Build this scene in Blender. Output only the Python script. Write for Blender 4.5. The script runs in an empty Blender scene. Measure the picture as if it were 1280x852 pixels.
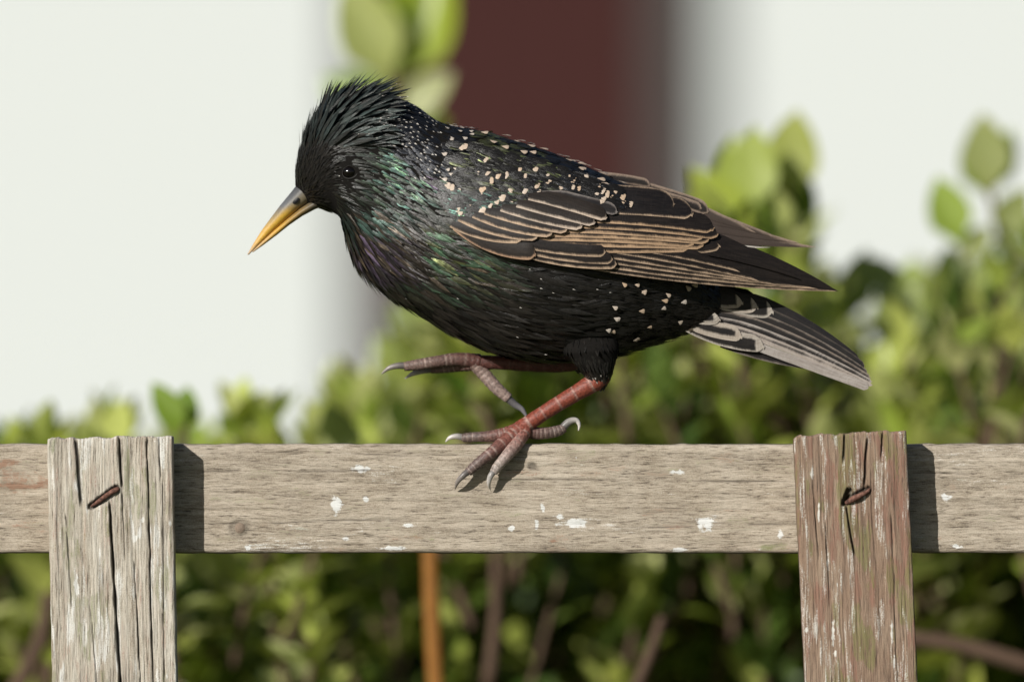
import bpy, math, random
import numpy as np
from mathutils import Vector, Matrix

# ------------------------------------------------------------------ scale and camera
S = 0.00027                 # metres per photo pixel in the plane of the fence
D = 3.84                    # camera to fence front
ZC = 1.035                  # camera height; rail top at 1.0 m
scene = bpy.context.scene
COL = scene.collection
random.seed(5)
rng = np.random.default_rng(11)

cam_d = bpy.data.cameras.new('camera')
cam_d.sensor_width = 36.0
cam_d.lens = 36.0 * D / (1280 * S)
cam_d.clip_start = 0.1
cam_d.clip_end = 2000
cam_d.dof.use_dof = True
cam_d.dof.focus_distance = D - 0.008
cam_d.dof.aperture_fstop = cam_d.lens / 49.0
cam = bpy.data.objects.new('camera', cam_d)
cam.location = (0, -D, ZC)
cam.rotation_euler = (math.radians(90), 0, 0)
COL.objects.link(cam)
scene.camera = cam

SUN_EL, SUN_AZ = 25.0, 36.0     # elevation; degrees to the left of straight behind the camera
world = bpy.data.worlds.new('World')
scene.world = world
world.use_nodes = True
wn = world.node_tree
bg = wn.nodes['Background']
sky = wn.nodes.new('ShaderNodeTexSky')
sky.sky_type = 'NISHITA'
sky.sun_disc = False
sky.sun_elevation = math.radians(SUN_EL)
sky.sun_rotation = math.radians(180 + SUN_AZ)
wn.links.new(sky.outputs[0], bg.inputs[0])
bg.inputs[1].default_value = 0.05
sl = bpy.data.lights.new('sun', 'SUN')
sl.energy = 4.6
sl.angle = math.radians(0.53)
sl.color = (1.0, 0.965, 0.91)
sun = bpy.data.objects.new('sun', sl)
COL.objects.link(sun)
el, az = math.radians(SUN_EL), math.radians(SUN_AZ)
to_sun = Vector((-math.sin(az) * math.cos(el), -math.cos(az) * math.cos(el), math.sin(el)))
sun.rotation_euler = to_sun.to_track_quat('Z', 'Y').to_euler()
sun.location = to_sun * 10
scene.view_settings.view_transform = 'Standard'
scene.view_settings.look = 'None'
scene.view_settings.exposure = 0.0
scene.view_settings.gamma = 1.0
scene.view_settings.use_curve_mapping = False
scene.cycles.max_bounces = 8
scene.cycles.use_denoising = True
scene.cycles.denoising_input_passes = 'RGB_ALBEDO_NORMAL'
scene.cycles.denoising_prefilter = 'ACCURATE'

# ------------------------------------------------------------------ helpers
def P(px, py, y=0.0):
    k = (D + y) / D
    return np.array(((px - 640) * S * k, y, ZC + (426 - py) * S * k))

def hsh(ix, iy, seed):
    h = (ix.astype(np.int64) * 374761393 + iy.astype(np.int64) * 668265263 + seed * 1442695041) & 0xffffffff
    h = ((h ^ (h >> 13)) * 1274126177) & 0xffffffff
    return ((h ^ (h >> 16)) & 0xffff) / 65535.0

def vnoise(x, y, seed=0):
    x = np.asarray(x, float); y = np.asarray(y, float)
    x, y = np.broadcast_arrays(x, y)
    ix = np.floor(x).astype(np.int64); iy = np.floor(y).astype(np.int64)
    fx = x - ix; fy = y - iy
    fx = fx * fx * (3 - 2 * fx); fy = fy * fy * (3 - 2 * fy)
    a = hsh(ix, iy, seed); b = hsh(ix + 1, iy, seed)
    c = hsh(ix, iy + 1, seed); d = hsh(ix + 1, iy + 1, seed)
    return (a * (1 - fx) + b * fx) * (1 - fy) + (c * (1 - fx) + d * fx) * fy

def fbm(x, y, seed=0, o=4):
    t = 0; a = .5; s = 0
    for i in range(o):
        t = t + a * vnoise(x * 2 ** i, y * 2 ** i, seed + i * 17); s += a; a *= .5
    return t / s

def sstep(a, b, x):
    t = np.clip((x - a) / (b - a), 0, 1)
    return t * t * (3 - 2 * t)

def mesh_obj(name, verts, faces, mat=None, parent=None, smooth=True, attrs=None):
    me = bpy.data.meshes.new(name)
    verts = np.asarray(verts, float)
    me.from_pydata(verts.tolist() if len(verts) < 2000 else verts, [], faces)
    if smooth:
        me.polygons.foreach_set('use_smooth', np.ones(len(me.polygons), bool))
    for an, (ty, dat) in (attrs or {}).items():
        a = me.attributes.new(an, ty, 'POINT')
        dat = np.asarray(dat, np.float32)
        if ty == 'FLOAT_COLOR':
            a.data.foreach_set('color', dat.ravel())
        elif ty == 'FLOAT_VECTOR':
            a.data.foreach_set('vector', dat.ravel())
        else:
            a.data.foreach_set('value', dat.ravel())
    if mat: me.materials.append(mat)
    me.update()
    o = bpy.data.objects.new(name, me)
    COL.objects.link(o)
    if parent: o.parent = parent
    return o

def empty(name, parent=None, loc=(0, 0, 0)):
    o = bpy.data.objects.new(name, None)
    o.location = loc
    o.empty_display_size = .02
    COL.objects.link(o)
    if parent: o.parent = parent
    return o

def tag(o, label=None, cat=None, kind=None, group=None):
    if label: o['label'] = label
    if cat: o['category'] = cat
    if kind: o['kind'] = kind
    if group: o['group'] = group
    return o

def grid_faces(nr, nc, base=0, wrap=False):
    f = []
    for i in range(nr - 1):
        for j in range(nc if wrap else nc - 1):
            j2 = (j + 1) % nc
            f.append((base + i * nc + j, base + i * nc + j2, base + (i + 1) * nc + j2, base + (i + 1) * nc + j))
    return f

# ---- node helpers
class NT:
    def __init__(self, name):
        self.m = bpy.data.materials.new(name)
        self.m.use_nodes = True
        self.t = self.m.node_tree
        self.t.nodes.clear()
        self.out = self.t.nodes.new('ShaderNodeOutputMaterial')
    def n(self, ty, **kw):
        nd = self.t.nodes.new(ty)
        for k, v in kw.items(): setattr(nd, k, v)
        return nd
    def lk(self, a, b): self.t.links.new(a, b)
    def put(self, sock, v):
        if isinstance(v, bpy.types.NodeSocket): self.lk(v, sock)
        elif v is not None: sock.default_value = v
    def math(self, op, a, b=None, c=None, clamp=False):
        nd = self.n('ShaderNodeMath', operation=op, use_clamp=clamp)
        for i, v in enumerate((a, b, c)):
            if v is not None: self.put(nd.inputs[i], v)
        return nd.outputs[0]
    def mix(self, f, a, b, blend='MIX'):
        nd = self.n('ShaderNodeMix', data_type='RGBA', blend_type=blend)
        self.put(nd.inputs[0], f); self.put(nd.inputs[6], a); self.put(nd.inputs[7], b)
        return nd.outputs[2]
    def attr(self, name):
        return self.n('ShaderNodeAttribute', attribute_name=name)
    def sep(self, v):
        nd = self.n('ShaderNodeSeparateXYZ'); self.put(nd.inputs[0], v); return nd.outputs
    def objco(self, scale=(1, 1, 1), coord='Object'):
        tc = self.n('ShaderNodeTexCoord'); mp = self.n('ShaderNodeMapping')
        mp.inputs['Scale'].default_value = scale
        self.lk(tc.outputs[coord], mp.inputs[0]); return mp.outputs[0]
    def noise(self, vec, scale, detail=4, rough=.55, w=None):
        nd = self.n('ShaderNodeTexNoise')
        if vec is not None: self.lk(vec, nd.inputs['Vector'])
        nd.inputs['Scale'].default_value = scale
        nd.inputs['Detail'].default_value = detail
        nd.inputs['Roughness'].default_value = rough
        return nd.outputs[0]
    def ramp(self, f, stops):
        nd = self.n('ShaderNodeValToRGB'); self.put(nd.inputs[0], f)
        e = nd.color_ramp.elements
        while len(e) < len(stops): e.new(.5)
        for i, (p, c) in enumerate(stops):
            e[i].position = p; e[i].color = (*c, 1) if len(c) == 3 else c
        return nd.outputs[0]
    def range(self, v, a, b, c=0.0, d=1.0, smooth=True):
        nd = self.n('ShaderNodeMapRange')
        if smooth: nd.interpolation_type = 'SMOOTHSTEP'
        self.put(nd.inputs[0], v)
        for i, x in enumerate((a, b, c, d)): self.put(nd.inputs[i + 1], x)
        return nd.outputs[0]
    def bump(self, h, strength=.3, dist=.001):
        nd = self.n('ShaderNodeBump'); self.put(nd.inputs['Height'], h)
        nd.inputs['Strength'].default_value = strength
        nd.inputs['Distance'].default_value = dist
        return nd.outputs[0]
    def bsdf(self, **kw):
        nd = self.n('ShaderNodeBsdfPrincipled')
        for k, v in kw.items():
            self.put(nd.inputs[k.replace('_', ' ')], v)
        self.lk(nd.outputs[0], self.out.inputs[0])
        return nd

def plain(name, col, rough=.6, nscale=60, var=.25, metallic=0.0, bump=.0, spec=.3):
    t = NT(name)
    co = t.objco()
    f = t.noise(co, nscale)
    c = t.mix(f, tuple(x * (1 - var) for x in col) + (1,), tuple(min(1, x * (1 + var)) for x in col) + (1,))
    b = t.bsdf(Base_Color=c, Roughness=rough, Metallic=metallic)
    b.inputs['Specular IOR Level'].default_value = spec
    if bump: t.lk(t.bump(f, bump, .001), b.inputs['Normal'])
    return t.m

def colour_attr_mat(name, rough=.4, nscale=4000, var=.35, spec=.5, bump=.25):
    t = NT(name)
    a = t.attr('col')
    f = t.noise(t.objco(), nscale, 3)
    k = t.range(f, .2, .8, 1 - var, 1 + var, False)
    c = t.n('ShaderNodeVectorMath', operation='SCALE')
    t.lk(a.outputs['Color'], c.inputs[0]); t.lk(k, c.inputs['Scale'])
    b = t.bsdf(Base_Color=c.outputs[0], Roughness=rough)
    b.inputs['Specular IOR Level'].default_value = spec
    t.lk(t.bump(f, bump, .0002), b.inputs['Normal'])
    return t.m

# ------------------------------------------------------------------ ground
tg = NT('lawn')
f1 = tg.noise(tg.objco(), 3.0, 6); f2 = tg.noise(tg.objco(), 120.0, 3)
cg = tg.mix(f1, (.035, .06, .015, 1), (.08, .11, .03, 1))
cg = tg.mix(tg.math('MULTIPLY', f2, .5), cg, (.11, .1, .05, 1))
bgd = tg.bsdf(Base_Color=cg, Roughness=.95)
tg.lk(tg.bump(f2, .6, .03), bgd.inputs['Normal'])
g = mesh_obj('ground', [(-400, -400, 0), (400, -400, 0), (400, 400, 0), (-400, 400, 0)], [(0, 1, 2, 3)], tg.m, smooth=False)
tag(g, kind='structure')

# ------------------------------------------------------------------ white house far behind
def box_data(x0, x1, y0, y1, z0, z1):
    v = [(x0, y0, z0), (x1, y0, z0), (x1, y1, z0), (x0, y1, z0), (x0, y0, z1), (x1, y0, z1), (x1, y1, z1), (x0, y1, z1)]
    f = [(0, 1, 5, 4), (1, 2, 6, 5), (2, 3, 7, 6), (3, 0, 4, 7), (4, 5, 6, 7), (3, 2, 1, 0)]
    return v, f
def boxes(name, lst, mat, parent):
    V = []; F = []
    for b in lst:
        v, f = box_data(*b); o = len(V); V += v; F += [tuple(i + o for i in q) for q in f]
    return mesh_obj(name, V, F, mat, parent, smooth=False)

HY = 22.0
kk = (D + HY) / D
def hx(px): return (px - 640) * S * kk
white = plain('white_render', (.655, .69, .675), .9, 30, .03, bump=.2)
brown = plain('brown_paint', (.056, .021, .019), .8, 8, .12, spec=.1)
grey = plain('grey_paint', (.085, .09, .085), .7, 8, .1, spec=.15)
slate = plain('roof_tiles', (.09, .07, .065), .8, 6, .3)
house = empty('house', loc=(0, HY, 0))
tag(house, 'white rendered house wall with a reddish brown boarded door, out of focus', 'house')
dx0, dx1 = hx(438), hx(828)
DT = 2.02
boxes('wall', [(-14, dx0 - .0, 0, .25, 0, 3.0), (dx1 + .115, 14, 0, .25, 0, 3.0), (dx0, dx1 + .115, .001, .249, DT + .06, 2.999)], white, house)
door = boxes('door', [(dx0 + .03, dx1, .09, .12, .02, DT)], brown, house)
nb = 6
for i in range(nb):
    a = dx0 + .03 + (dx1 - dx0 - .03) * i / nb
    b = dx0 + .03 + (dx1 - dx0 - .03) * (i + 1) / nb
    boxes('door_board', [(a + .002, b - .002, .07, .0895, .03, DT - .01)], brown, door)
boxes('door_handle', [(dx0 + .07, dx0 + .09, .03, .069, 1.72, 1.86)], grey, door)
boxes('door_frame', [(dx0, dx0 + .0295, .02, .2, 0, DT), (dx1 + .001, dx1 + .114, -.03, .2, 0, DT), (dx0, dx1 + .114, .0205, .2, DT + .001, DT + .058)], grey, house)
rv = [(-14.4, -.5, 2.85), (14.4, -.5, 2.85), (14.4, 3.2, 4.7), (-14.4, 3.2, 4.7), (-14.4, -.5, 2.99), (14.4, -.5, 2.99), (14.4, 3.2, 4.84), (-14.4, 3.2, 4.84)]
mesh_obj('roof', rv, box_data(0, 1, 0, 1, 0, 1)[1], slate, house, smooth=False)

# ------------------------------------------------------------------ hedge
def leaf_mesh(name, L, W, fold, curl, mat, col, wav=0):
    rows = 7; V = []; C = []
    for i in range(rows):
        t = i / (rows - 1)
        hw = W * (math.sin(math.pi * min(1, t ** .85 * .97 + .02)) ** .75) * (.35 + .65 * min(1, t * 3))
        if i == 0: hw = W * .09
        if i == rows - 1: hw = W * .03
        for u in (-1, -.5, 0, .5, 1):
            z = fold * abs(u) * hw - curl * L * t * t + wav * math.sin(7 * t + 2 * u) * W * .08
            V.append((u * hw, t * L, z))
    return np.array(V), grid_faces(rows, 5)

def leaf_mat(name, attr=True):
    t = NT(name)
    a = t.attr('col')
    oi = t.n('ShaderNodeObjectInfo')
    f = t.noise(t.objco(), 180, 3)
    c = t.mix(t.math('MULTIPLY', f, .28), a.outputs['Color'], t.mix(.5, a.outputs['Color'], (.02, .04, .008, 1)))
    pr = t.n('ShaderNodeBsdfPrincipled')
    t.lk(c, pr.inputs['Base Color'])
    pr.inputs['Roughness'].default_value = .36
    pr.inputs['Specular IOR Level'].default_value = .5
    tr = t.n('ShaderNodeBsdfTranslucent')
    t.lk(t.mix(.5, c, (.48, .56, .06, 1), 'MIX'), tr.inputs[0])
    mx = t.n('ShaderNodeMixShader'); mx.inputs[0].default_value = .38
    t.lk(pr.outputs[0], mx.inputs[1]); t.lk(tr.outputs[0], mx.inputs[2])
    t.lk(mx.outputs[0], t.out.inputs[0])
    return t.m
LEAF = leaf_mat('leaf_surface')
bark = plain('hedge_bark', (.10, .062, .04), .8, 200, .45, bump=.4)
orange_bark = plain('orange_bark', (.26, .11, .02), .6, 300, .35, bump=.3)

TOP = [(-900, 540), (-300, 540), (-100, 560), (0, 568), (60, 580), (110, 560), (150, 565), (200, 572), (250, 572), (300, 555), (370, 572), (420, 530), (460, 505),
       (520, 400), (600, 330), (860, 315), (890, 270), (930, 240), (1000, 270), (1030, 360), (1080, 395), (1120, 410), (1150, 360), (1200, 340), (1260, 320), (1500, 300), (2100, 330)]
def top_py(px): return float(np.interp(px, [a for a, b in TOP], [b for a, b in TOP]))
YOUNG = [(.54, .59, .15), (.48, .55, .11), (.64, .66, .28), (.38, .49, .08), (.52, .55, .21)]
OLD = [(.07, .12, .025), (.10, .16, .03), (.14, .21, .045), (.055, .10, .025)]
ODD = [(.16, .09, .035), (.13, .07, .05), (.22, .16, .09)]
variants = []
for i in range(8):
    V, F = leaf_mesh('leaf', 1.0, random.uniform(.26, .36), random.uniform(.15, .4), random.uniform(-.02, .22), LEAF, None, 1)
    variants.append((V, F))
leaves = []     # (matrix 3x3*len, loc, variant, colour)
stems = []      # (points, radii, orange)
def add_leaf(base, direc, up, L, col):
    d = Vector(direc).normalized()
    x = d.cross(Vector(up))
    if x.length < .05: x = d.cross(Vector((1, 0, 0)))
    x.normalize(); z = x.cross(d)
    R = np.array(((x.x, d.x, z.x), (x.y, d.y, z.y), (x.z, d.z, z.z))) * L
    leaves.append((R, np.array(base), random.randrange(8), col))
def shoot(top, length, nl, L, pal, lean=(0, 0), spread=1.0):
    top = np.array(top)
    base = top - np.array((lean[0], lean[1], 1.0)) * length
    mid = (top + base) / 2 + np.array((random.uniform(-1, 1), random.uniform(-1, 1), 0)) * length * .06
    stems.append(([base, mid, top], [.0018, .0014, .0009], False))
    ph = random.uniform(0, 6.28)
    for i in range(nl):
        t = 1 - (i / max(1, nl - 1)) ** 1.05 * .92
        p = base * (1 - t) ** 2 + 2 * mid * t * (1 - t) + top * t * t
        a = ph + (i % 2) * math.pi + (i // 2) * 1.5708 + random.uniform(-.35, .35)
        e = math.radians(18 + 52 * (1 - abs(t)) ** .8 * spread + random.uniform(-14, 14)) * spread
        d = Vector((math.cos(a) * math.sin(e), math.sin(a) * math.sin(e), math.cos(e)))
        up = Vector((-math.cos(a) * math.cos(e), -math.sin(a) * math.cos(e), math.sin(e)))
        s = L * random.uniform(.75, 1.12) * (.8 if i < 2 else 1)
        c = random.choice(pal)
        k = random.uniform(.8, 1.2)
        add_leaf(p, d, up, s, tuple(x * k for x in c))
def xz(px, py, y):
    return P(px, py, y)
HED0, HED1 = .54, 1.2
# shoots that make up the top and the front of the hedge
def run_hedge(n, x0, x1, mode):
    for _ in range(n):
        x = random.uniform(x0, x1)
        u = random.random()
        y = HED0 + (HED1 - HED0) * u ** 1.3 + (.04 * math.sin(x * 17) if u < .3 else 0)
        k = (D + y) / D
        px = x / (S * k) + 640
        ztop = ZC + (426 - top_py(px)) * S * k
        if mode == 'top':
            z = ztop - abs(random.gauss(0, .035)) - .02 * (1 if y < .5 else 0)
            pal = YOUNG + YOUNG + OLD[:2]
        else:
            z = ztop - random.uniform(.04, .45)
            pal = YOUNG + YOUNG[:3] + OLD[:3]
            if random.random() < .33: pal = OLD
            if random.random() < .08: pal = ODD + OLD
        shoot((x, y, z), random.uniform(.05, .10), random.randint(7, 11), random.uniform(.021, .031), pal,
              (random.uniform(-.35, .35), random.uniform(-.1, .45)), random.uniform(.8, 1.15))
run_hedge(520, -.34, .34, 'top')
run_hedge(1150, -.36, .36, 'low')
run_hedge(300, -.95, -.34, 'top'); run_hedge(300, .34, .95, 'top')
run_hedge(420, -.95, -.34, 'low'); run_hedge(420, .34, .95, 'low')
# loose dark inner leaves
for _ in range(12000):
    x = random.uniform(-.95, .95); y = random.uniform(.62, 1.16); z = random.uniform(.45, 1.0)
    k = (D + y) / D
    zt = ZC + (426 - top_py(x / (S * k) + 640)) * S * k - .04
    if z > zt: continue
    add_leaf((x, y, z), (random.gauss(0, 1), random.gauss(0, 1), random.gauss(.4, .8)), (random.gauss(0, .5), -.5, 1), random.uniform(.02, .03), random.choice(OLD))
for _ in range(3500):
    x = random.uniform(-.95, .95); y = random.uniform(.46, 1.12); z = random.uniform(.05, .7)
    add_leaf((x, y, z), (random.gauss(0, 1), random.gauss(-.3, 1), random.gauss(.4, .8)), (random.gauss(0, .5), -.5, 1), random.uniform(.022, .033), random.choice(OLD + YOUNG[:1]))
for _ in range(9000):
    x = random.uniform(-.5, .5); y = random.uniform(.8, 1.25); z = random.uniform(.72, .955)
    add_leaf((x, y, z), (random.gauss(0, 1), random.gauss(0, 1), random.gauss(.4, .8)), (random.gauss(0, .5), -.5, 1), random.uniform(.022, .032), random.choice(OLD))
# single shoots that stand out above the hedge
def leafpx(bx, by, tx, ty, y, L=None, col=None, tilt=0.0, face=-1):
    a = P(bx, by, y); b = P(tx, ty, y)
    b = b + np.array((0, tilt * np.linalg.norm(b - a), 0))
    d = b - a
    add_leaf(a, d, (0.15 * face, -1, .35), float(np.linalg.norm(d)), col or random.choice(YOUNG[:3]))
def stempx(pts, y, r0, r1, orange=False, y1=None):
    n = len(pts)
    stems.append(([P(a, b, y + ((y1 if y1 is not None else y) - y) * i / max(1, n - 1)) for i, (a, b) in enumerate(pts)], list(np.linspace(r0, r1, n)), orange))
yS = .92
stempx([(575, 640), (566, 500), (548, 330), (515, 200), (488, 108), (482, 70)], yS, .0035, .0014)
leafpx(487, 104, 434, -30, yS, col=(.48, .52, .17), tilt=-.1)
leafpx(489, 104, 560, -40, yS + .01, col=(.34, .42, .03), tilt=.1)
leafpx(486, 92, 500, -25, yS + .015, col=(.10, .17, .02))
leafpx(500, 150, 566, 92, yS - .01, col=(.52, .54, .26), tilt=-.2)
leafpx(505, 165, 400, 92, yS + .02, col=(.22, .33, .03), tilt=.2)
leafpx(505, 165, 560, 150, yS + .02, col=(.22, .33, .03), tilt=.2)
leafpx(520, 205, 430, 170, yS + .02, col=(.2, .29, .03), tilt=.2)
leafpx(535, 260, 470, 200, yS + .02, col=(.2, .29, .03), tilt=.2)
leafpx(560, 440, 490, 380, yS - .1, col=(.36, .42, .16), tilt=-.1)
leafpx(565, 470, 520, 375, yS - .1, col=(.32, .38, .12), tilt=-.1)
leafpx(560, 500, 470, 420, yS - .1, col=(.3, .36, .08), tilt=-.1)
def sprig(x, y0, ytop, y, n, L, pal=YOUNG):
    t = P(x, ytop, y)
    shoot(t, (y0 - ytop) * S * 1.1, n, L, pal, (random.uniform(-.1, .1), 0), .75)
y2 = .66
stempx([(1000, 420), (990, 300), (984, 240), (985, 205)], y2, .002, .001)
leafpx(985, 250, 996, 138, y2, col=(0.45, 0.49, 0.13), tilt=-.05)
leafpx(984, 275, 975, 165, y2 + .012, col=(.14, .22, .03))
leafpx(984, 300, 1012, 225, y2 + .012, col=(.14, .22, .03))
stempx([(965, 420), (945, 300), (935, 240)], y2, .002, .001)
leafpx(936, 265, 944, 158, y2 - .02, col=(0.45, 0.51, 0.12))
leafpx(934, 260, 915, 170, y2, col=(0.38, 0.46, 0.09))
leafpx(936, 300, 868, 212, y2 - .03, col=(0.45, 0.53, 0.08), tilt=-.2)
leafpx(936, 300, 900, 215, y2 + .02, col=(0.38, 0.46, 0.08))
leafpx(938, 310, 985, 245, y2, col=(0.34, 0.43, 0.08))
leafpx(930, 330, 860, 285, y2, col=(.27, .35, .06))
stempx([(1270, 470), (1255, 330), (1240, 255), (1236, 230)], y2 + .05, .002, .001)
leafpx(1237, 240, 1228, 142, y2 + .05, col=(0.39, 0.45, 0.14), tilt=-.05)
leafpx(1238, 240, 1262, 160, y2 + .06, col=(0.35, 0.43, 0.13))
leafpx(1236, 245, 1212, 165, y2 + .06, col=(.22, .30, .06))
leafpx(1250, 300, 1285, 235, y2 + .05, col=(.3, .36, .12), tilt=-.2)
stempx([(1215, 440), (1205, 350), (1198, 310)], y2 + .02, .002, .001)
leafpx(1200, 305, 1172, 222, y2 + .02, col=(0.36, 0.47, 0.08), tilt=-.1)
leafpx(1202, 330, 1235, 280, y2 + .02, col=(.3, .37, .11))
leafpx(1130, 385, 1090, 320, y2 + .05, col=(.30, .36, .14))
leafpx(1060, 400, 1080, 310, y2 + .05, col=(.30, .36, .10))
leafpx(1110, 430, 1150, 340, y2, col=(.30, .36, .10))
yl = .44
stempx([(232, 600), (232, 560), (230, 530)], yl, .0015, .001)
leafpx(229, 540, 192, 478, yl, col=(.24, .36, .04), tilt=-.1)
leafpx(231, 540, 234, 482, yl + .01, col=(.2, .30, .04))
leafpx(229, 545, 208, 495, yl + .02, col=(.3, .4, .08))
for (x, t) in ((125, 530), (150, 545), (300, 520), (340, 530), (60, 560), (420, 500), (438, 495), (395, 540), (20, 560)):
    sprig(x, t + 70, t, random.uniform(.5, .8), 8, .021)
# bare stems
stempx([(548, 900), (541, 780), (538, 690), (536, 560)], .43, .0034, .003, True)
stempx([(10, 880), (50, 800), (62, 740)], .5, .0036, .003)
stempx([(790, 870), (815, 810), (828, 770)], .42, .0026, .002, False)
stempx([(1120, 795), (1200, 806), (1300, 835)], .45, .0032, .0036)
stempx([(610, 860), (620, 760), (617, 650)], .5, .003, .002)
for i in range(14):
    x = -.85 + i * .13 + random.uniform(-.03, .03); y = random.uniform(.55, .85)
    stems.append(([np.array((x, y, -.02)), np.array((x + random.uniform(-.03, .03), y, .35)), np.array((x + random.uniform(-.06, .06), y + random.uniform(-.08, .08), .8))], [.011, .008, .003], False))
    for j in range(5):
        z = random.uniform(.3, .75)
        a = np.array((x, y, z)); b = a + np.array((random.uniform(-.1, .1), random.uniform(-.2, .12), random.uniform(.1, .22)))
        stems.append(([a, (a + b) / 2 + np.array((0, 0, -.01)), b], [.004, .003, .002], False))

def tube(pts, radii, seg=8, sub=6, rings=None):
    """smooth tube through pts; returns verts (n,seg,3), t values"""
    pts = np.array(pts, float); n = len(pts)
    T = np.linspace(0, n - 1, (n - 1) * sub + 1)
    def cr(a, t):
        i = np.clip(np.floor(t).astype(int), 0, n - 2); f = (t - i)[:, None]
        a = a if a.ndim == 2 else a[:, None]
        p0 = a[np.maximum(i - 1, 0)]; p1 = a[i]; p2 = a[i + 1]; p3 = a[np.minimum(i + 2, n - 1)]
        return .5 * (2 * p1 + (p2 - p0) * f + (2 * p0 - 5 * p1 + 4 * p2 - p3) * f ** 2 + (3 * p1 - p0 - 3 * p2 + p3) * f ** 3)
    C = cr(pts, T); R = np.maximum(cr(np.array(radii, float), T)[:, 0], 1e-5)
    d = np.gradient(C, axis=0); d /= np.linalg.norm(d, axis=1)[:, None] + 1e-12
    out = []
    up = np.array((0, 1.0, 0.0))
    for c, dd, r in zip(C, d, R):
        a = up - dd * np.dot(up, dd)
        if np.linalg.norm(a) < .1: a = np.array((1.0, 0, 0)) - dd * dd[0]
        a /= np.linalg.norm(a); b = np.cross(dd, a)
        th = np.linspace(0, 2 * np.pi, seg, endpoint=False)
        out.append(c + r * (np.cos(th)[:, None] * a + np.sin(th)[:, None] * b))
    return np.array(out), T / (n - 1), C
def tube_mesh(lst, seg=7, sub=4):
    V = []; F = []
    for pts, rad in lst:
        v, _, C = tube(pts, rad, seg, sub)
        o = len(V); nr = len(v); V += v.reshape(-1, 3).tolist()
        F += grid_faces(nr, seg, o, True)
        F.append(tuple(o + i for i in range(seg))[::-1]); F.append(tuple(o + (nr - 1) * seg + i for i in range(seg)))
    return V, F

hedge = empty('hedge', loc=(0, .68, 0))
tag(hedge, 'bushy green hedge of small oval leaves behind the fence', 'hedge')
hinv = Matrix.Translation((0, -.68, 0))
def under_hedge(o):
    o.matrix_parent_inverse = hinv; return o
V, F = tube_mesh([(p, r) for p, r, o in stems if not o], 6, 3)
o = under_hedge(mesh_obj('branches', V, F, bark, hedge)); o['kind'] = 'stuff'
for p, r, og in stems:
    if og:
        V, F = tube_mesh([(p, r)], 10, 6); under_hedge(mesh_obj('stem', V, F, orange_bark, hedge))['label'] = 'bare orange brown stem'
# the leaves that show largest are parts; the rest is one mass
def screen(l):
    c = l[1] + l[0] @ np.array((0, .5, 0))
    k = (D + c[1]) / D
    return c[0] / (S * k) + 640, 426 - (c[2] - ZC) / (S * k), c[1]
def rank(l):
    x, y, d = screen(l)
    if not (-20 < x < 1300 and -40 < y < 880): return 1e9
    if 560 < y < 690 and 0 < x < 1280: return 1e8
    return d - (.3 if y < 340 else 0) - np.linalg.norm(l[0][:, 1]) * 2
order = sorted(range(len(leaves)), key=lambda i: rank(leaves[i]))
front = order[:300]; fs = set(front)
leafme = {}
def leaf_data(vi, ci, col):
    key = (vi, ci)
    if key not in leafme:
        V, F = variants[vi]
        me = bpy.data.meshes.new('leaf')
        me.from_pydata(V.tolist(), [], F)
        me.polygons.foreach_set('use_smooth', np.ones(len(F), bool))
        a = me.attributes.new('col', 'FLOAT_COLOR', 'POINT')
        a.data.foreach_set('color', np.tile(np.array((*col, 1), np.float32), len(V)))
        me.materials.append(LEAF)
        leafme[key] = me
    return leafme[key]
for i in front:
    R, loc, vi, col = leaves[i]
    ck = tuple(round(c * 25) / 25 if c > .06 else round(c * 50) / 50 for c in col)
    o = bpy.data.objects.new('leaf', leaf_data(vi, ck, [max(c, .006) for c in ck]))
    m = Matrix.Identity(4)
    for r in range(3):
        for c in range(3): m[r][c] = R[r, c]
        m[r][3] = loc[r]
    COL.objects.link(o)
    o.parent = hedge
    o.matrix_basis = hinv @ m
VV = []; FF = []; CC = []
off = 0
for i, (R, loc, vi, col) in enumerate(leaves):
    if i in fs: continue
    V, F = variants[vi]
    VV.append(V @ R.T + loc); FF.append(np.array(F) + off); off += len(V)
    CC.append(np.tile((*col, 1), (len(V), 1)))
VV = np.concatenate(VV); FF = np.concatenate(FF); CC = np.concatenate(CC)
o = under_hedge(mesh_obj('foliage', VV, FF.tolist(), LEAF, hedge, attrs={'col': ('FLOAT_COLOR', CC)}))
o['kind'] = 'stuff'

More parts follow.
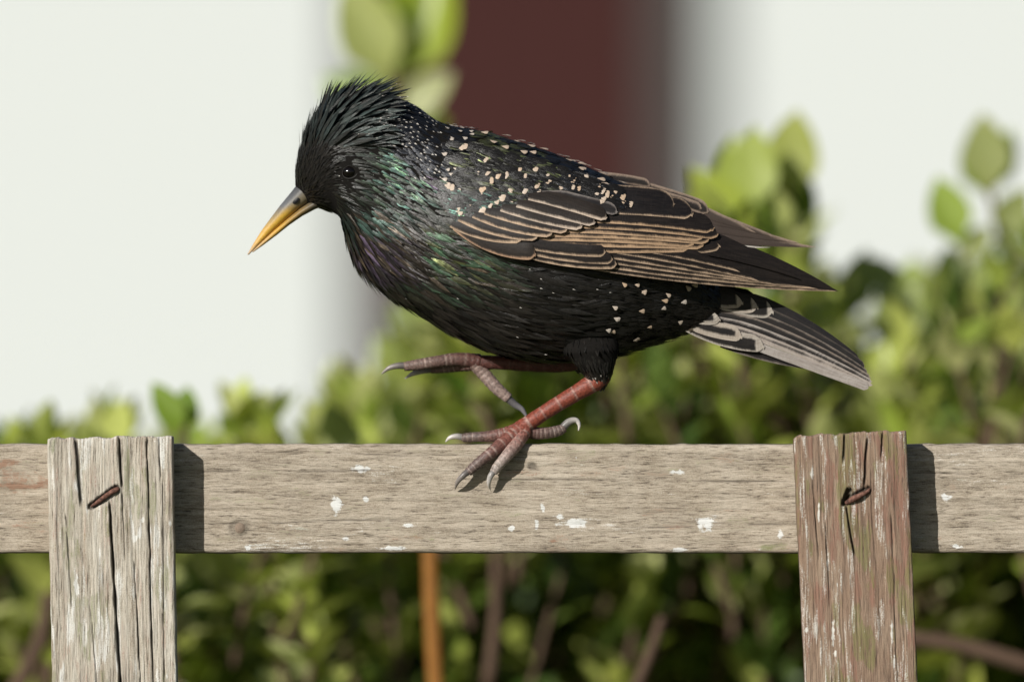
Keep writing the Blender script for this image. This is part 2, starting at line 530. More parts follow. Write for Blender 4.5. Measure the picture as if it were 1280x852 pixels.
# ------------------------------------------------------------------ fence
def wood_mat(name, axis, cols, white, algae, red):
    t = NT(name)
    sc = {'X': (30, 330, 330), 'Z': (330, 330, 22)}[axis]
    sf = {'X': (230, 1900, 1900), 'Z': (1900, 1900, 120)}[axis]
    g1 = t.noise(t.objco(sc), 1.0, 5, .6)
    g2 = t.noise(t.objco(sf), 1.0, 4, .65)
    bl = t.noise(t.objco(), 90, 5, .6)
    fine = t.noise(t.objco(), 2600, 3, .6)
    mixf = t.math('ADD', t.math('ADD', t.math('MULTIPLY', g1, .42), t.math('MULTIPLY', g2, .43)), t.math('MULTIPLY', t.math('SUBTRACT', fine, .5), .35))
    mixf = t.math('ADD', mixf, .075)
    c = t.ramp(mixf, cols)
    c = t.mix(t.range(bl, .35, .75, 0, .5), c, t.mix(.5, c, cols[-1][1] + (1,)))
    w = t.attr('wear')
    sp = t.n('ShaderNodeSeparateColor'); t.lk(w.outputs['Color'], sp.inputs[0])
    fb = t.math('SUBTRACT', t.math('ADD', t.math('MULTIPLY', g2, .7), t.math('MULTIPLY', fine, .5)), .6)
    def msk(ch, a=.35, b=.65, k=1.4): return t.range(t.math('ADD', ch, t.math('MULTIPLY', fb, k)), a, b)
    c = t.mix(t.math('MULTIPLY', msk(sp.outputs[2]), .75), c, red + (1,))
    c = t.mix(t.math('MULTIPLY', msk(sp.outputs[1]), .7), c, algae + (1,))
    c = t.mix(msk(sp.outputs[0]), c, white + (1,))
    c = t.mix(t.range(fine, .62, .8, 0, .45), c, (.07, .05, .035, 1))
    c = t.mix(t.range(g2, .28, .44, .75, 0), c, (.06, .045, .035, 1))
    crk_shade = t.attr('crack_shade')
    c = t.mix(crk_shade.outputs['Fac'], c, (.015, .011, .009, 1))
    b = t.bsdf(Base_Color=c, Roughness=.88)
    b.inputs['Specular IOR Level'].default_value = .25
    h = t.math('ADD', t.math('MULTIPLY', g2, 1.0), t.math('MULTIPLY', fine, .5))
    t.lk(t.bump(h, .75, .0007), b.inputs['Normal'])
    return t.m
rail_mat = wood_mat('rail_wood', 'X', [(.28, (.11, .086, .066)), (.42, (.29, .24, .18)), (.55, (.48, .41, .32)), (.72, (.68, .61, .51))], (.78, .78, .75), (.17, .20, .07), (.30, .16, .10))
left_mat = wood_mat('pale_picket_wood', 'Z', [(.3, (.14, .11, .085)), (.41, (.34, .29, .225)), (.52, (.53, .48, .395)), (.7, (.72, .69, .61))], (.74, .73, .68), (.19, .21, .09), (.30, .14, .095))
right_mat = wood_mat('reddish_picket_wood', 'Z', [(.25, (.12, .07, .05)), (.42, (.23, .15, .105)), (.6, (.33, .235, .165)), (.8, (.45, .38, .29))], (.70, .68, .62), (.19, .19, .07), (.26, .13, .095))

fence = empty('garden_fence', loc=(0, 0, 0))
tag(fence, 'weathered wooden garden fence with a rail and nailed pickets under the starling', 'fence')

def blobs(px, py, lst, seed):
    m = np.zeros_like(px)
    for (x, y, rx, ry) in lst:
        d = np.sqrt(((px - x) / rx) ** 2 + ((py - y) / ry) ** 2)
        n = fbm(px / 5.0, py / 5.0, seed) - .5
        m = np.maximum(m, np.clip(1.15 - d + n * 1.3, 0, 1))
    return m

def make_board(name, mat, PX, PY, disp, wear, crack_shade, thick, yfront, parent):
    """PX,PY: (rows, cols) photo-pixel positions of the front; disp: recess in px. closed at back and ends."""
    nr, nc = PX.shape
    X = (PX - 640) * S; Z = ZC + (426 - PY) * S
    Yf = yfront + disp * S
    # ring: front columns then back two corners
    ring = np.zeros((nr, nc + 4, 3))
    ring[:, :nc, 0] = X; ring[:, :nc, 1] = Yf; ring[:, :nc, 2] = Z
    for j, (c, fy) in enumerate(((nc - 1, .33), (nc - 1, 1.0), (0, 1.0), (0, .33))):
        ring[:, nc + j, 0] = X[:, c]; ring[:, nc + j, 2] = Z[:, c]; ring[:, nc + j, 1] = yfront + thick * fy
    V = ring.reshape(-1, 3)
    F = grid_faces(nr, nc + 4, 0, True)
    N = nc + 4
    # end caps: strip between front columns and a back line
    extra = []
    for r in (0, nr - 1):
        base = len(V) + len(extra)
        for j in range(nc):
            p = ring[r, j].copy(); p[1] = yfront + thick
            extra.append(p)
        for j in range(nc - 1):
            q = (r * N + j, r * N + j + 1, base + j + 1, base + j)
            F.append(q if r else q[::-1])
        q = (r * N + nc - 1, r * N + nc, r * N + nc + 1, base + nc - 1); F.append(q if r else q[::-1])
        q = (base, r * N + nc + 2, r * N + nc + 3, r * N); F.append(q if r else q[::-1])
    V = np.concatenate([V, np.array(extra)])
    W = np.zeros((nr, N, 4)); W[..., 3] = 1
    W[:, :nc, :3] = wear
    W[:, nc:, :3] = 0.1
    K = np.zeros((nr, N)); K[:, :nc] = crack_shade
    W = np.concatenate([W.reshape(-1, 4), np.tile((0, .2, .1, 1), (len(extra), 1))])
    K = np.concatenate([K.ravel(), np.full(len(extra), .15)])
    ob = mesh_obj(name, V, F, mat, parent, attrs={'wear': ('FLOAT_COLOR', W), 'crack_shade': ('FLOAT', K)})
    return ob

def edge_round(d, r, amt):
    """recess near a board edge, d: px from edge"""
    t = np.clip(1 - d / r, 0, 1)
    return amt * (1 - np.sqrt(np.clip(1 - t * t, 0, 1)))

# --- the top rail
TOPY, BOTY = 555.0, 691.0
vx = np.concatenate([np.linspace(-1900, -20, 120), np.linspace(-18, 1298, 800), np.linspace(1300, 3100, 120)])
uy = np.linspace(0, 1, 84)
PXr, U = np.meshgrid(vx, uy, indexing='ij')
top_w = 1.5 * (fbm(PXr / 90, 0 * PXr, 3) - .5) + 1.6 * (vnoise(PXr / 14, 0 * PXr, 9) - .5)
bot_w = 1.5 * (fbm(PXr / 120, 0 * PXr, 5) - .5) + 1.2 * (vnoise(PXr / 12, 0 * PXr, 19) - .5)
PYr = TOPY + top_w + (BOTY - TOPY + bot_w - top_w) * U
grain = (fbm(PXr / 220, PYr / 3.2, 21, 4) - .5) * 1.6 + (fbm(PXr / 60, PYr / 9, 25, 3) - .5) * 1.6
disp = .8 - grain + edge_round(PYr - TOPY, 9, 6) + edge_round(BOTY - PYr, 6, 5)
crk_shade = np.zeros_like(PXr)
for (x0, y0, x1, y1, w, dp) in ((20, 590, 560, 588, 1.1, 1.2), (560, 599, 1000, 602, 1.0, 1.0), (250, 655, 520, 648, .9, .8), (760, 660, 1000, 655, .8, .7), (1130, 590, 1300, 592, 1.0, .8), (330, 565, 700, 572, .7, .6), (-1800, 600, 0, 610, 1, 1), (1300, 640, 3000, 630, 1, 1)):
    yc = y0 + (y1 - y0) * (PXr - x0) / (x1 - x0) + 3 * (fbm(PXr / 50, 0 * PXr, int(y0)) - .5)
    m = np.exp(-((PYr - yc) / w) ** 2) * sstep(x0 - 5, x0 + 40, PXr) * (1 - sstep(x1 - 40, x1 + 5, PXr)) * sstep(.25, .6, vnoise(PXr / 40, 0 * PXr, 77 + int(y1)))
    disp += m * dp * 1.5; crk_shade = np.maximum(crk_shade, m * .65)
# knots
for (x, y, r) in ((665, 582, 6), (300, 660, 9)):
    d = np.hypot((PXr - x) / 1.15, PYr - y)
    if r == 6: crk_shade = np.maximum(crk_shade, .55 * (1 - sstep(r * .6, r * 1.1, d))); disp += .8 * (1 - sstep(0, r, d))
    else: crk_shade = np.maximum(crk_shade, .30 * (1 - sstep(r, r * 1.7, d))); disp += 1.0 * np.exp(-((d - r) / 2) ** 2)
crk_shade = np.maximum(crk_shade, .55 * sstep(BOTY - 3.2, BOTY - .4, PYr))  # shade along the rail's lower edge, painted into the colour with the cracks
white_b = blobs(PXr, PYr, [(422, 632, 11, 15), (452, 585, 16, 8), (457, 624, 5, 5), (490, 685, 22, 4), (508, 656, 11, 3), (640, 660, 6, 6), (678, 634, 4, 8), (671, 657, 4, 9), (715, 653, 24, 8),
     (700, 646, 8, 5), (884, 653, 18, 14), (976, 668, 6, 7), (1181, 621, 10, 7), (1197, 683, 9, 4), (850, 687, 14, 4), (1060, 640, 1, 1), (432, 672, 6, 4), (310, 684, 6, 5), (720, 571, 3, 3), (850, 590, 14, 4), (1000, 690, 4, 4), (-300, 620, 20, 12), (1700, 640, 25, 12)], 31)
pale = .30 * sstep(.56, .74, fbm(PXr / 60, PYr / 14, 41, 4))
pale = np.maximum(pale, .42 * sstep(640, 690, PYr) * (1 - sstep(380, 470, PXr)) * sstep(250, 330, PXr))
alg = .36 * sstep(.52, .72, fbm(PXr / 40, PYr / 12, 51)) + .3 * blobs(PXr, PYr, [(735, 625, 40, 12), (960, 680, 30, 10), (945, 650, 14, 6), (1190, 668, 20, 7)], 7)
redm = .42 * sstep(.55, .75, fbm(PXr / 70, PYr / 16, 61)) + .5 * blobs(PXr, PYr, [(690, 677, 4, 4), (20, 600, 50, 30)], 3)
wear = np.stack([np.maximum(white_b * .9, pale), alg, redm], -1)
rail = make_board('rail', rail_mat, PXr, PYr, disp, wear, crk_shade, .021, 0.0, fence)

# --- pickets
def picket(mat, tl, tr, bl, br, ybot, seed, cracks, gouges, whites, whitek, algk, redk, topround, dense=True, thick=.0145):
    """corner px positions at the top and at py = 848"""
    nc = 156 if dense else 30
    u = np.linspace(0, 1, nc)
    if dense: v = np.concatenate([np.linspace(0, 330, 200), np.linspace(335, ybot, 40)])
    else: v = np.linspace(0, ybot, 60)
    Vv, Uu = np.meshgrid(v, u, indexing='ij')
    t = Vv / 300.0
    xl = tl[0] + (bl[0] - tl[0]) * t + 1.6 * (fbm(Vv / 26, 0 * Vv, seed + 1) - .5)
    xr = tr[0] + (br[0] - tr[0]) * t + 1.6 * (fbm(Vv / 26, 0 * Vv, seed + 2) - .5)
    PX = xl + (xr - xl) * Uu
    ytop = tl[1] + (tr[1] - tl[1]) * Uu + 3.0 * (vnoise(Uu * 16, 0 * Uu, seed + 5) - .5) + 1.5 * (vnoise(Uu * 60, 0 * Uu, seed + 6) - .5)
    ytop = ytop + edge_round(Uu * (tr[0] - tl[0]), topround, topround * .7)
    PY = ytop + Vv
    w = xr - xl
    sx = PX - xl          # px from left edge
    gr = (fbm(sx / 1.9, Vv / 110, seed + 11, 3) - .5) * 2.0 + (fbm(sx / 9, Vv / 90, seed + 12, 3) - .5) * 1.3
    disp = 1.2 - gr + edge_round(sx, 4, 3) + edge_round(w - sx, 4, 3) + edge_round(Vv + .4, 4, 2.5)
    crk_shade = .35 * sstep(.62, .8, fbm(sx / 2.2, Vv / 60, seed + 13, 3))
    for (x0, y0, x1, y1, wd, dp) in cracks:
        xc = x0 + (x1 - x0) * (PY - y0) / (y1 - y0) + 2.4 * (fbm(PY / 30, 0 * PY, int(x0) + seed) - .5)
        on = sstep(y0 - 3, y0 + 8, PY) * (1 - sstep(y1 - 12, y1 + 3, PY)) if y1 < 840 else sstep(y0 - 3, y0 + 8, PY)
        wv = wd * (.6 + .8 * vnoise(PY / 22, 0 * PY, int(x1) + seed))
        m = np.exp(-((PX - xc) / wv) ** 4) * on
        disp += m * dp; crk_shade = np.maximum(crk_shade, m * .95)
    for (x0, y0, x1, y1, rr, dp) in gouges:
        dx, dy = x1 - x0, y1 - y0; L2 = dx * dx + dy * dy
        tt = np.clip(((PX - x0) * dx + (PY - y0) * dy) / L2, 0, 1)
        dd = np.hypot(PX - x0 - tt * dx, PY - y0 - tt * dy) + 1.5 * (fbm(PX / 4, PY / 4, seed + 3) - .5)
        m = 1 - sstep(rr * .7, rr * 1.15, dd)
        disp += m * dp; crk_shade = np.maximum(crk_shade, m * .8)
    wh = whitek * sstep(.45, .68, fbm(sx / 7, Vv / 60, seed + 21, 4))
    wh = np.maximum(wh, blobs(PX, PY, whites, seed + 4) * .8)
    al = algk * sstep(.46, .66, fbm(sx / 14, Vv / 45, seed + 31, 4))
    rd = redk * sstep(.42, .62, fbm(sx / 10, Vv / 50, seed + 41, 4))
    wear = np.stack([wh, al, rd], -1)
    return make_board('picket', mat, PX, PY, disp, wear, np.clip(crk_shade, 0, 1), thick, -thick, fence)
GB = (ZC) / S + 426 + 40 - 545     # length down to just under the ground, in px
pL = picket(left_mat, (61, 547), (217, 544), (67, 848), (222, 848), GB, 100,
       [(150, 545, 155, 612, 1.7, 7), (139, 626, 152, 850, 1.8, 8), (185, 545, 193, 850, 1.0, 5), (97, 546, 103, 634, 1.9, 4), (169, 700, 177, 850, .8, 4), (205, 600, 207, 850, .6, 3), (84, 640, 92, 760, .8, 2), (116, 760, 122, 850, .7, 2), (200, 545, 202, 600, .6, 3), (155, 612, 157, 700, .7, 3)],
       [(116, 632, 147, 609, 4.5, 4.5)],
       [(176, 662, 4, 14), (180, 648, 3, 6), (190, 660, 2, 8), (171, 672, 4, 6), (98, 735, 5, 22), (210, 842, 3, 8), (195, 551, 3, 2), (214, 652, 3, 6)], .54, .50, .40, 2)
pR = picket(right_mat, (991, 544), (1131, 537), (1005, 848), (1145, 848), GB, 200,
       [(1054, 538, 1052, 580, 1.1, 4), (1083, 545, 1078, 612, 1.2, 4), (1102, 537, 1099, 575, 1.0, 4), (1055, 628, 1067, 696, 1.1, 5), (1030, 650, 1036, 760, .6, 2), (1112, 640, 1120, 850, .6, 2), (1015, 600, 1022, 700, .6, 2)],
       [(1054, 628, 1060, 612, 4.0, 7), (1060, 622, 1084, 610, 4.2, 4)],
       [(1007, 785, 3, 7), (1040, 790, 3, 28), (1043, 815, 3, 14), (1113, 790, 3, 26), (1116, 820, 2, 20), (1033, 700, 2, 14), (1014, 590, 3, 16), (1022, 640, 2, 20), (1045, 730, 2, 12)], .42, .56, .54, 9)
for sxx, m, sd in ((-1850, left_mat, 310), (-925, right_mat, 320), (1850 - 0, left_mat, 330), (2770, right_mat, 340)):
    picket(m, (61 + sxx, 545), (214 + sxx, 543), (66 + sxx, 848), (219 + sxx, 848), GB, sd, [(150 + sxx, 545, 158 + sxx, 850, 2.5, 6)], [], [], .4, .5, .5, 3, dense=False)
# lower rail, out of the frame
PXl, Ul = np.meshgrid(np.linspace(-1900, 3100, 120), np.linspace(0, 1, 12), indexing='ij')
PYl = 3300 + 137 * Ul
make_board('rail', rail_mat, PXl, PYl, edge_round((PYl - 3300), 12, 5), np.stack([0 * PXl + .1, fbm(PXl / 60, PYl / 20, 4) * .6, 0 * PXl + .2], -1), 0 * PXl, .021, 0, fence)

# --- nails
rust = NT('rusty_iron')
fr = rust.noise(rust.objco(), 900, 4)
br_ = rust.bsdf(Base_Color=rust.ramp(fr, [(.3, (.04, .018, .013)), (.5, (.13, .055, .036)), (.7, (.24, .12, .085))]), Roughness=.8)
rust.lk(rust.bump(fr, .6, .0005), br_.inputs['Normal'])
def nail(parent, pts, radii, yoff):
    v, _, C = tube([P(a, b, 0) + np.array((0, y, 0)) for (a, b), y in zip(pts, yoff)], [r * S for r in radii], 10, 5)
    nr = len(v); V = v.reshape(-1, 3); F = grid_faces(nr, 10, 0, True)
    F.append(tuple(range(10))[::-1]); F.append(tuple((nr - 1) * 10 + i for i in range(10)))
    return mesh_obj('nail', V, F, rust.m, parent)
nail(pL, [(116, 632), (126, 625), (138, 616), (147, 611), (150, 609)], [1.4, 2.8, 3.0, 3.4, 1.6], [-.0139, -.0147, -.0150, -.0147, -.0135])
nail(pR, [(1056, 628), (1064, 623), (1074, 618), (1083, 613), (1086, 609)], [2.6, 3.9, 3.3, 2.2, .9], [-.0140, -.0150, -.0152, -.0147, -.0138])
# flush round nail head in the rail
def disc(parent, px, py, r, y0, h):
    n = 20; V = []; F = []
    for rr, yy in ((r, y0 + .001), (r, y0), (r * .8, y0 - h)):
        for i in range(n):
            a = 2 * math.pi * i / n
            V.append(P(px + rr * math.cos(a), py + rr * math.sin(a)) + np.array((0, yy, 0)))
    F = grid_faces(3, n, 0, True); F.append(tuple(2 * n + i for i in range(n)))
    return mesh_obj('nail_head', V, F, head_mat, parent)
head_mat = plain('weathered_nail_head', (.26, .20, .15), .75, 2500, .4, bump=.5)
disc(rail, 300, 660, 7, .0004, .0005)

# ------------------------------------------------------------------ the starling
YC = 0.013                                # middle plane of the bird, over the rail
bird = empty('starling', loc=tuple(P(650, 556, .004)))
tag(bird, 'glossy black spotted starling with yellow bill stepping along the fence rail', 'bird')
binv = Matrix.Translation(-bird.location)
def ub(o):
    if o.parent is bird: o.matrix_parent_inverse = binv
    return o

# ---- body: one skin lofted through the outline of the photograph
ST = [  # top x,y   bottom x,y   half width px
    ((369, 232), (386, 256), 10), ((370, 210), (404, 262), 30), ((378, 176), (423, 270), 45), ((398, 140), (431, 292), 54), ((434, 118), (441, 320), 59),
    ((474, 116), (456, 344), 62), ((513, 130), (482, 367), 70), ((550, 153), (522, 392), 82), ((600, 165), (566, 418), 93), ((660, 183), (622, 442), 99),
    ((720, 205), (690, 452), 98), ((780, 232), (750, 447), 88), ((830, 262), (800, 434), 72), ((866, 300), (846, 420), 52), ((890, 338), (876, 412), 34), ((906, 362), (898, 402), 18), ((915, 374), (912, 394), 5)]
NS = len(ST)
ST_T = np.array([a for a, b, c in ST], float); ST_B = np.array([b for a, b, c in ST], float); ST_W = np.array([c for a, b, c in ST], float)[:, None]
def crv(a, t):
    t = np.clip(np.asarray(t, float), 0, NS - 1)
    i = np.clip(np.floor(t).astype(int), 0, NS - 2); f = (t - i)[..., None]
    p0 = a[np.maximum(i - 1, 0)]; p1 = a[i]; p2 = a[i + 1]; p3 = a[np.minimum(i + 2, NS - 1)]
    return .5 * (2 * p1 + (p2 - p0) * f + (2 * p0 - 5 * p1 + 4 * p2 - p3) * f ** 2 + (3 * p1 - p0 - 3 * p2 + p3) * f ** 3)
def skin(t, th):
    """point in (px, py, depth px); depth negative towards the camera. th=0 back, pi/2 near side, pi belly"""
    t = np.asarray(t, float); th = np.asarray(th, float)
    T = crv(ST_T, t); B = crv(ST_B, t); W = crv(ST_W, t)[..., 0]
    c = (T + B) / 2; a = (T - B) / 2
    ct = np.cos(th); st = np.sin(th)
    k = .12 * np.clip(1 - t / 6, 0, 1)
    xy = c + a * ct[..., None]
    dep = -W * st * (1 + k * ct)
    return np.stack([xy[..., 0], xy[..., 1], dep], -1)
def to3(p):
    p = np.asarray(p, float)
    y = YC + p[..., 2] * S
    k = (D + y) / D
    return np.stack([(p[..., 0] - 640) * S * k, y, ZC + (426 - p[..., 1]) * S * k], -1)
tt = np.linspace(0, NS - 1, 110); hh = np.linspace(0, 2 * np.pi, 56, endpoint=False)
TT, HH = np.meshgrid(tt, hh, indexing='ij')
BV = to3(skin(TT, HH)).reshape(-1, 3)
BF = grid_faces(110, 56, 0, True)
BF.append(tuple(range(56))[::-1]); BF.append(tuple(109 * 56 + i for i in range(56)))
# feathered thighs belong to the same body
def thigh(rows, dep):
    R = []
    for i, ((x0, y0), (x1, y1), w) in enumerate(rows):
        c = np.array(((x0 + x1) / 2, (y0 + y1) / 2)); a = np.array((x1 - x0, y1 - y0)) / 2
        th = np.linspace(0, 2 * np.pi, 28, endpoint=False)
        xy = c + np.cos(th)[:, None] * a
        R.append(np.column_stack([xy, dep[i] + np.sin(th) * w]))
    return np.array(R)
def dens(rows, dep, n=5):
    t = np.linspace(0, len(rows) - 1, (len(rows) - 1) * n + 1); k = np.arange(len(rows))
    f = lambda g: np.interp(t, k, [g(r) for r in rows])
    out = list(zip(zip(f(lambda r: r[0][0]), f(lambda r: r[0][1])), zip(f(lambda r: r[1][0]), f(lambda r: r[1][1])), f(lambda r: r[2])))
    return out, np.interp(t, k, dep)
NEAR_D = (.002 - YC) / S; FAR_D = (.024 - YC) / S
th_near = thigh(*dens([((700, 400), (770, 398), 14), ((704, 440), (774, 436), 24), ((720, 457), (769, 455), 18), ((731, 470), (764, 470), 13), ((738, 477), (759, 479), 9)], [-30, -50, -50, NEAR_D - 4, NEAR_D]))
th_far = thigh(*dens([((670, 400), (745, 398), 14), ((690, 442), (745, 436), 24), ((708, 452), (738, 446), 15), ((716, 459), (732, 450), 9)], [25, 42, FAR_D, FAR_D]))
for thd in (th_near, th_far):
    o0 = len(BV); v = to3(thd); nr = len(v)
    BV = np.concatenate([BV, v.reshape(-1, 3)])
    BF += [q[::-1] for q in grid_faces(nr, 28, o0, True)]
    BF.append(tuple(o0 + i for i in range(28))); BF.append(tuple(o0 + (nr - 1) * 28 + i for i in range(28))[::-1])
skin_mat = plain('dark_down', (.010, .009, .008), .9, 1500, .5, spec=.08)
body = ub(mesh_obj('body', BV, BF, skin_mat, bird))

# ---- feather materials
def plume_mat(name):
    t = NT(name)
    uv = t.sep(t.attr('fuv').outputs['Vector'])       # x: px from shaft, y: px from tip, z: random
    fp = t.sep(t.attr('fp').outputs['Vector'])        # x: spot length px, y: warm, z: dark tone
    sh = t.attr('sheen')
    nv = t.n('ShaderNodeCombineXYZ'); t.put(nv.inputs[0], uv[0]); t.put(nv.inputs[1], uv[1]); t.put(nv.inputs[2], t.math('MULTIPLY', uv[2], 90.0))
    mp = t.n('ShaderNodeMapping'); mp.inputs['Scale'].default_value = (1.3, .16, 1); t.lk(nv.outputs[0], mp.inputs[0])
    barb = t.noise(mp.outputs[0], 1.0, 3, .6)
    mq = t.n('ShaderNodeMapping'); mq.inputs['Scale'].default_value = (.5, .09, 1); t.lk(nv.outputs[0], mq.inputs[0])
    nz = t.noise(mq.outputs[0], 1.0, 2)
    lim = t.math('MULTIPLY', fp[0], t.range(nz, .3, .7, .7, 1.3, False))
    a = t.range(t.math('SUBTRACT', lim, uv[1]), -.5, .9)
    b = t.range(t.math('SUBTRACT', t.math('MULTIPLY', lim, .8), uv[0]), -.5, .6)
    spot = t.math('MULTIPLY', t.math('MULTIPLY', a, b), t.range(fp[0], .2, .6))
    base = t.mix(barb, (.004, .004, .0038, 1), (.014, .0125, .011, 1))
    base = t.mix(fp[2], base, (.036, .029, .023, 1))
    st = t.math('MULTIPLY', sh.outputs['Alpha'], t.math('MULTIPLY', t.range(barb, .3, .7, .3, 1.2, False), t.range(nz, .3, .65, .35, 1.1)), clamp=True)
    col = t.mix(st, base, sh.outputs['Color'])
    spc = t.mix(fp[1], (.52, .50, .47, 1), (.48, .345, .23, 1))
    col = t.mix(spot, col, spc)
    met = t.math('MULTIPLY', t.math('MULTIPLY', st, .8), t.math('SUBTRACT', 1.0, spot))
    rg = t.range(barb, .2, .8, .20, .42, False)
    bs = t.bsdf(Base_Color=col, Metallic=met, Roughness=rg)
    bs.inputs['Specular IOR Level'].default_value = .32
    t.lk(t.bump(barb, .5, .0003), bs.inputs['Normal'])
    return t.m
PLUME = plume_mat('plumage')

def quill_mat(name):
    t = NT(name)
    uv = t.sep(t.attr('fuv').outputs['Vector'])   # px from lower edge, px from tip, px from upper edge
    fp = t.sep(t.attr('fp').outputs['Vector'])    # fringe widths px: lower, tip, upper
    dk = t.attr('dark'); pl = t.attr('pale')
    nv = t.n('ShaderNodeCombineXYZ'); t.put(nv.inputs[0], uv[0]); t.put(nv.inputs[1], uv[1])
    oi = t.n('ShaderNodeObjectInfo'); t.put(nv.inputs[2], t.math('MULTIPLY', oi.outputs['Random'], 50))
    # barbs run obliquely from the shaft
    mp = t.n('ShaderNodeMapping'); mp.inputs['Rotation'].default_value = (0, 0, .5); mp.inputs['Scale'].default_value = (.12, 1.1, 1); t.lk(nv.outputs[0], mp.inputs[0])
    barb = t.noise(mp.outputs[0], 1.0, 3, .6)
    ml = t.n('ShaderNodeMapping'); ml.inputs['Scale'].default_value = (.9, .05, 1); t.lk(nv.outputs[0], ml.inputs[0])
    lng = t.noise(ml.outputs[0], 1.0, 2)
    wob = t.noise(nv.outputs[0], .045, 2)
    jit = t.math('ADD', t.math('MULTIPLY', t.math('SUBTRACT', barb, .5), 3.0), t.math('MULTIPLY', t.math('SUBTRACT', wob, .5), 5.0))
    def fr(d, w):
        return t.math('MULTIPLY', t.range(t.math('SUBTRACT', w, t.math('ADD', d, jit)), -2.2, 1.5), t.range(w, .1, .6))
    m = t.math('MAXIMUM', t.math('MAXIMUM', fr(uv[0], fp[0]), fr(uv[1], fp[1])), fr(uv[2], fp[2]))
    bd = t.mix(t.range(lng, .3, .75, 0, .55), t.mix(.35, dk.outputs['Color'], (.004, .0035, .0035, 1)), t.mix(.4, dk.outputs['Color'], (.06, .045, .037, 1)))
    bd = t.mix(t.range(barb, .55, .8, 0, .5), bd, t.mix(.5, bd, (.05, .042, .036, 1)))
    pc = t.mix(t.range(t.math('ADD', t.math('MULTIPLY', lng, .6), t.math('MULTIPLY', barb, .4)), .35, .7, 0, .85), pl.outputs['Color'], t.mix(.6, pl.outputs['Color'], (.07, .045, .03, 1)))
    pc = t.mix(t.math('MULTIPLY', oi.outputs['Random'], .35), pc, t.mix(.5, pc, (.5, .36, .25, 1)))
    col = t.mix(m, bd, pc)
    bs = t.bsdf(Base_Color=col, Roughness=t.range(barb, .2, .8, .38, .55, False))
    bs.inputs['Specular IOR Level'].default_value = .2
    t.lk(t.bump(barb, .35, .0002), bs.inputs['Normal'])
    return t.m
QUILL = quill_mat('flight_feather')

# ---- plumage: collected feathers, built as one part per region
class Plumes:
    def __init__(s, ridge=.22, roll=.22): s.ridge = ridge; s.roll = roll; s.V = []; s.F = []; s.uv = []; s.fp = []; s.sh = []; s.n = 0
    def add(s, pos, d, nrm, L, hw, lift, kind, spot, warm, sheen, tone, droop=.0):
        s.one(pos - nrm * (1.4 * S if kind == 'r' else 0), d, nrm, L, hw, lift, kind, 0 if kind == 'r' else spot, warm, (*sheen[:3], 0) if kind == 'r' else sheen, 0 if kind == 'r' else tone, droop)
        if kind != 'r': return
        d = d / np.linalg.norm(d); x = np.cross(d, nrm); x = x / np.linalg.norm(x)
        n = max(5, int(hw * .95))
        for i in range(n):
            u = (i + .5) / n * 2 - 1 + random.uniform(-.08, .08)
            l2 = L * random.uniform(.72, .86) * (1 - .28 * u * u)
            sp = 0
            p2 = pos + d * (L * .22 * S) + x * (u * hw * .72 * S) + nrm * ((.5 + L * .22 * math.sin(lift)) * S)
            k = random.uniform(.3, 1.5) ** 2
            s.one(p2, d + x * (u * .16 + random.gauss(0, .03)), nrm, l2, hw * .30, lift + .02 + random.gauss(0, .02), 'l', sp, warm, (*sheen[:3], min(1, sheen[3] * k)), min(1, tone + random.uniform(0, .15)), droop)
        if spot:
            tl = lift + .03
            for q in range(random.choice((1, 1, 2))):
                p2 = pos + d * ((L * random.uniform(.90, .98) - spot * 1.5) * S * math.cos(tl)) + x * (random.gauss(0, .12) * hw * S) + nrm * ((1.9 + (L - spot) * math.sin(tl)) * S)
                s.one(p2, d + x * random.gauss(0, .25), nrm, spot * random.uniform(1.3, 1.9), spot * random.uniform(.55, .78), tl, 'w', 90, warm, (*sheen[:3], 0), 0, 0)
    def one(s, pos, d, nrm, L, hw, lift, kind, spot, warm, sheen, tone, droop=.0):
        """pos, d, nrm in 3D metres; L, hw in px"""
        rows = ((0, .5), (.22, .92), (.5, 1.0), (.75, .82), (.9, .5), (1.0, .06)) if kind == 'r' else ((0, .6), (.2, 1.0), (.45, .86), (.7, .55), (.88, .27), (1.0, .02))
        if kind == 'w': rows = ((0, .1), (.25, .4), (.5, .75), (.72, 1.0), (.9, .95), (1.0, .55))
        d = d / np.linalg.norm(d); nrm = nrm - d * np.dot(nrm, d); nrm /= np.linalg.norm(nrm)
        x = np.cross(d, nrm)
        ro = random.gauss(0, .05 if kind in 'rw' else s.roll); x, nrm = x * math.cos(ro) + nrm * math.sin(ro), nrm * math.cos(ro) - x * math.sin(ro)
        cl, sl_ = math.cos(lift), math.sin(lift)
        d2 = d * cl + nrm * sl_; n2 = nrm * cl - d * sl_
        r = random.random()
        b = s.n
        for v, w in rows:
            c = pos + d2 * (v * L * S) - n2 * (droop * v * v * L * S)
            for u in (-1, 0, 1):
                h = w * hw
                s.V.append(c + x * (u * h * S) + n2 * ((s.ridge * h * S) if u == 0 else 0))
                s.uv.append((abs(u) * h, (1 - v) * L, r)); s.fp.append((spot, warm, tone)); s.sh.append(sheen)
        for i in range(5):
            for j in range(2):
                a = b + i * 3 + j
                s.F.append((a, a + 1, a + 4, a + 3))
        s.n += 18
    def build(s, name, parent):
        o = mesh_obj(name, np.array(s.V), s.F, PLUME, parent, attrs={'fuv': ('FLOAT_VECTOR', s.uv), 'fp': ('FLOAT_VECTOR', s.fp), 'sheen': ('FLOAT_COLOR', s.sh)})
        o['kind'] = 'stuff'
        return o

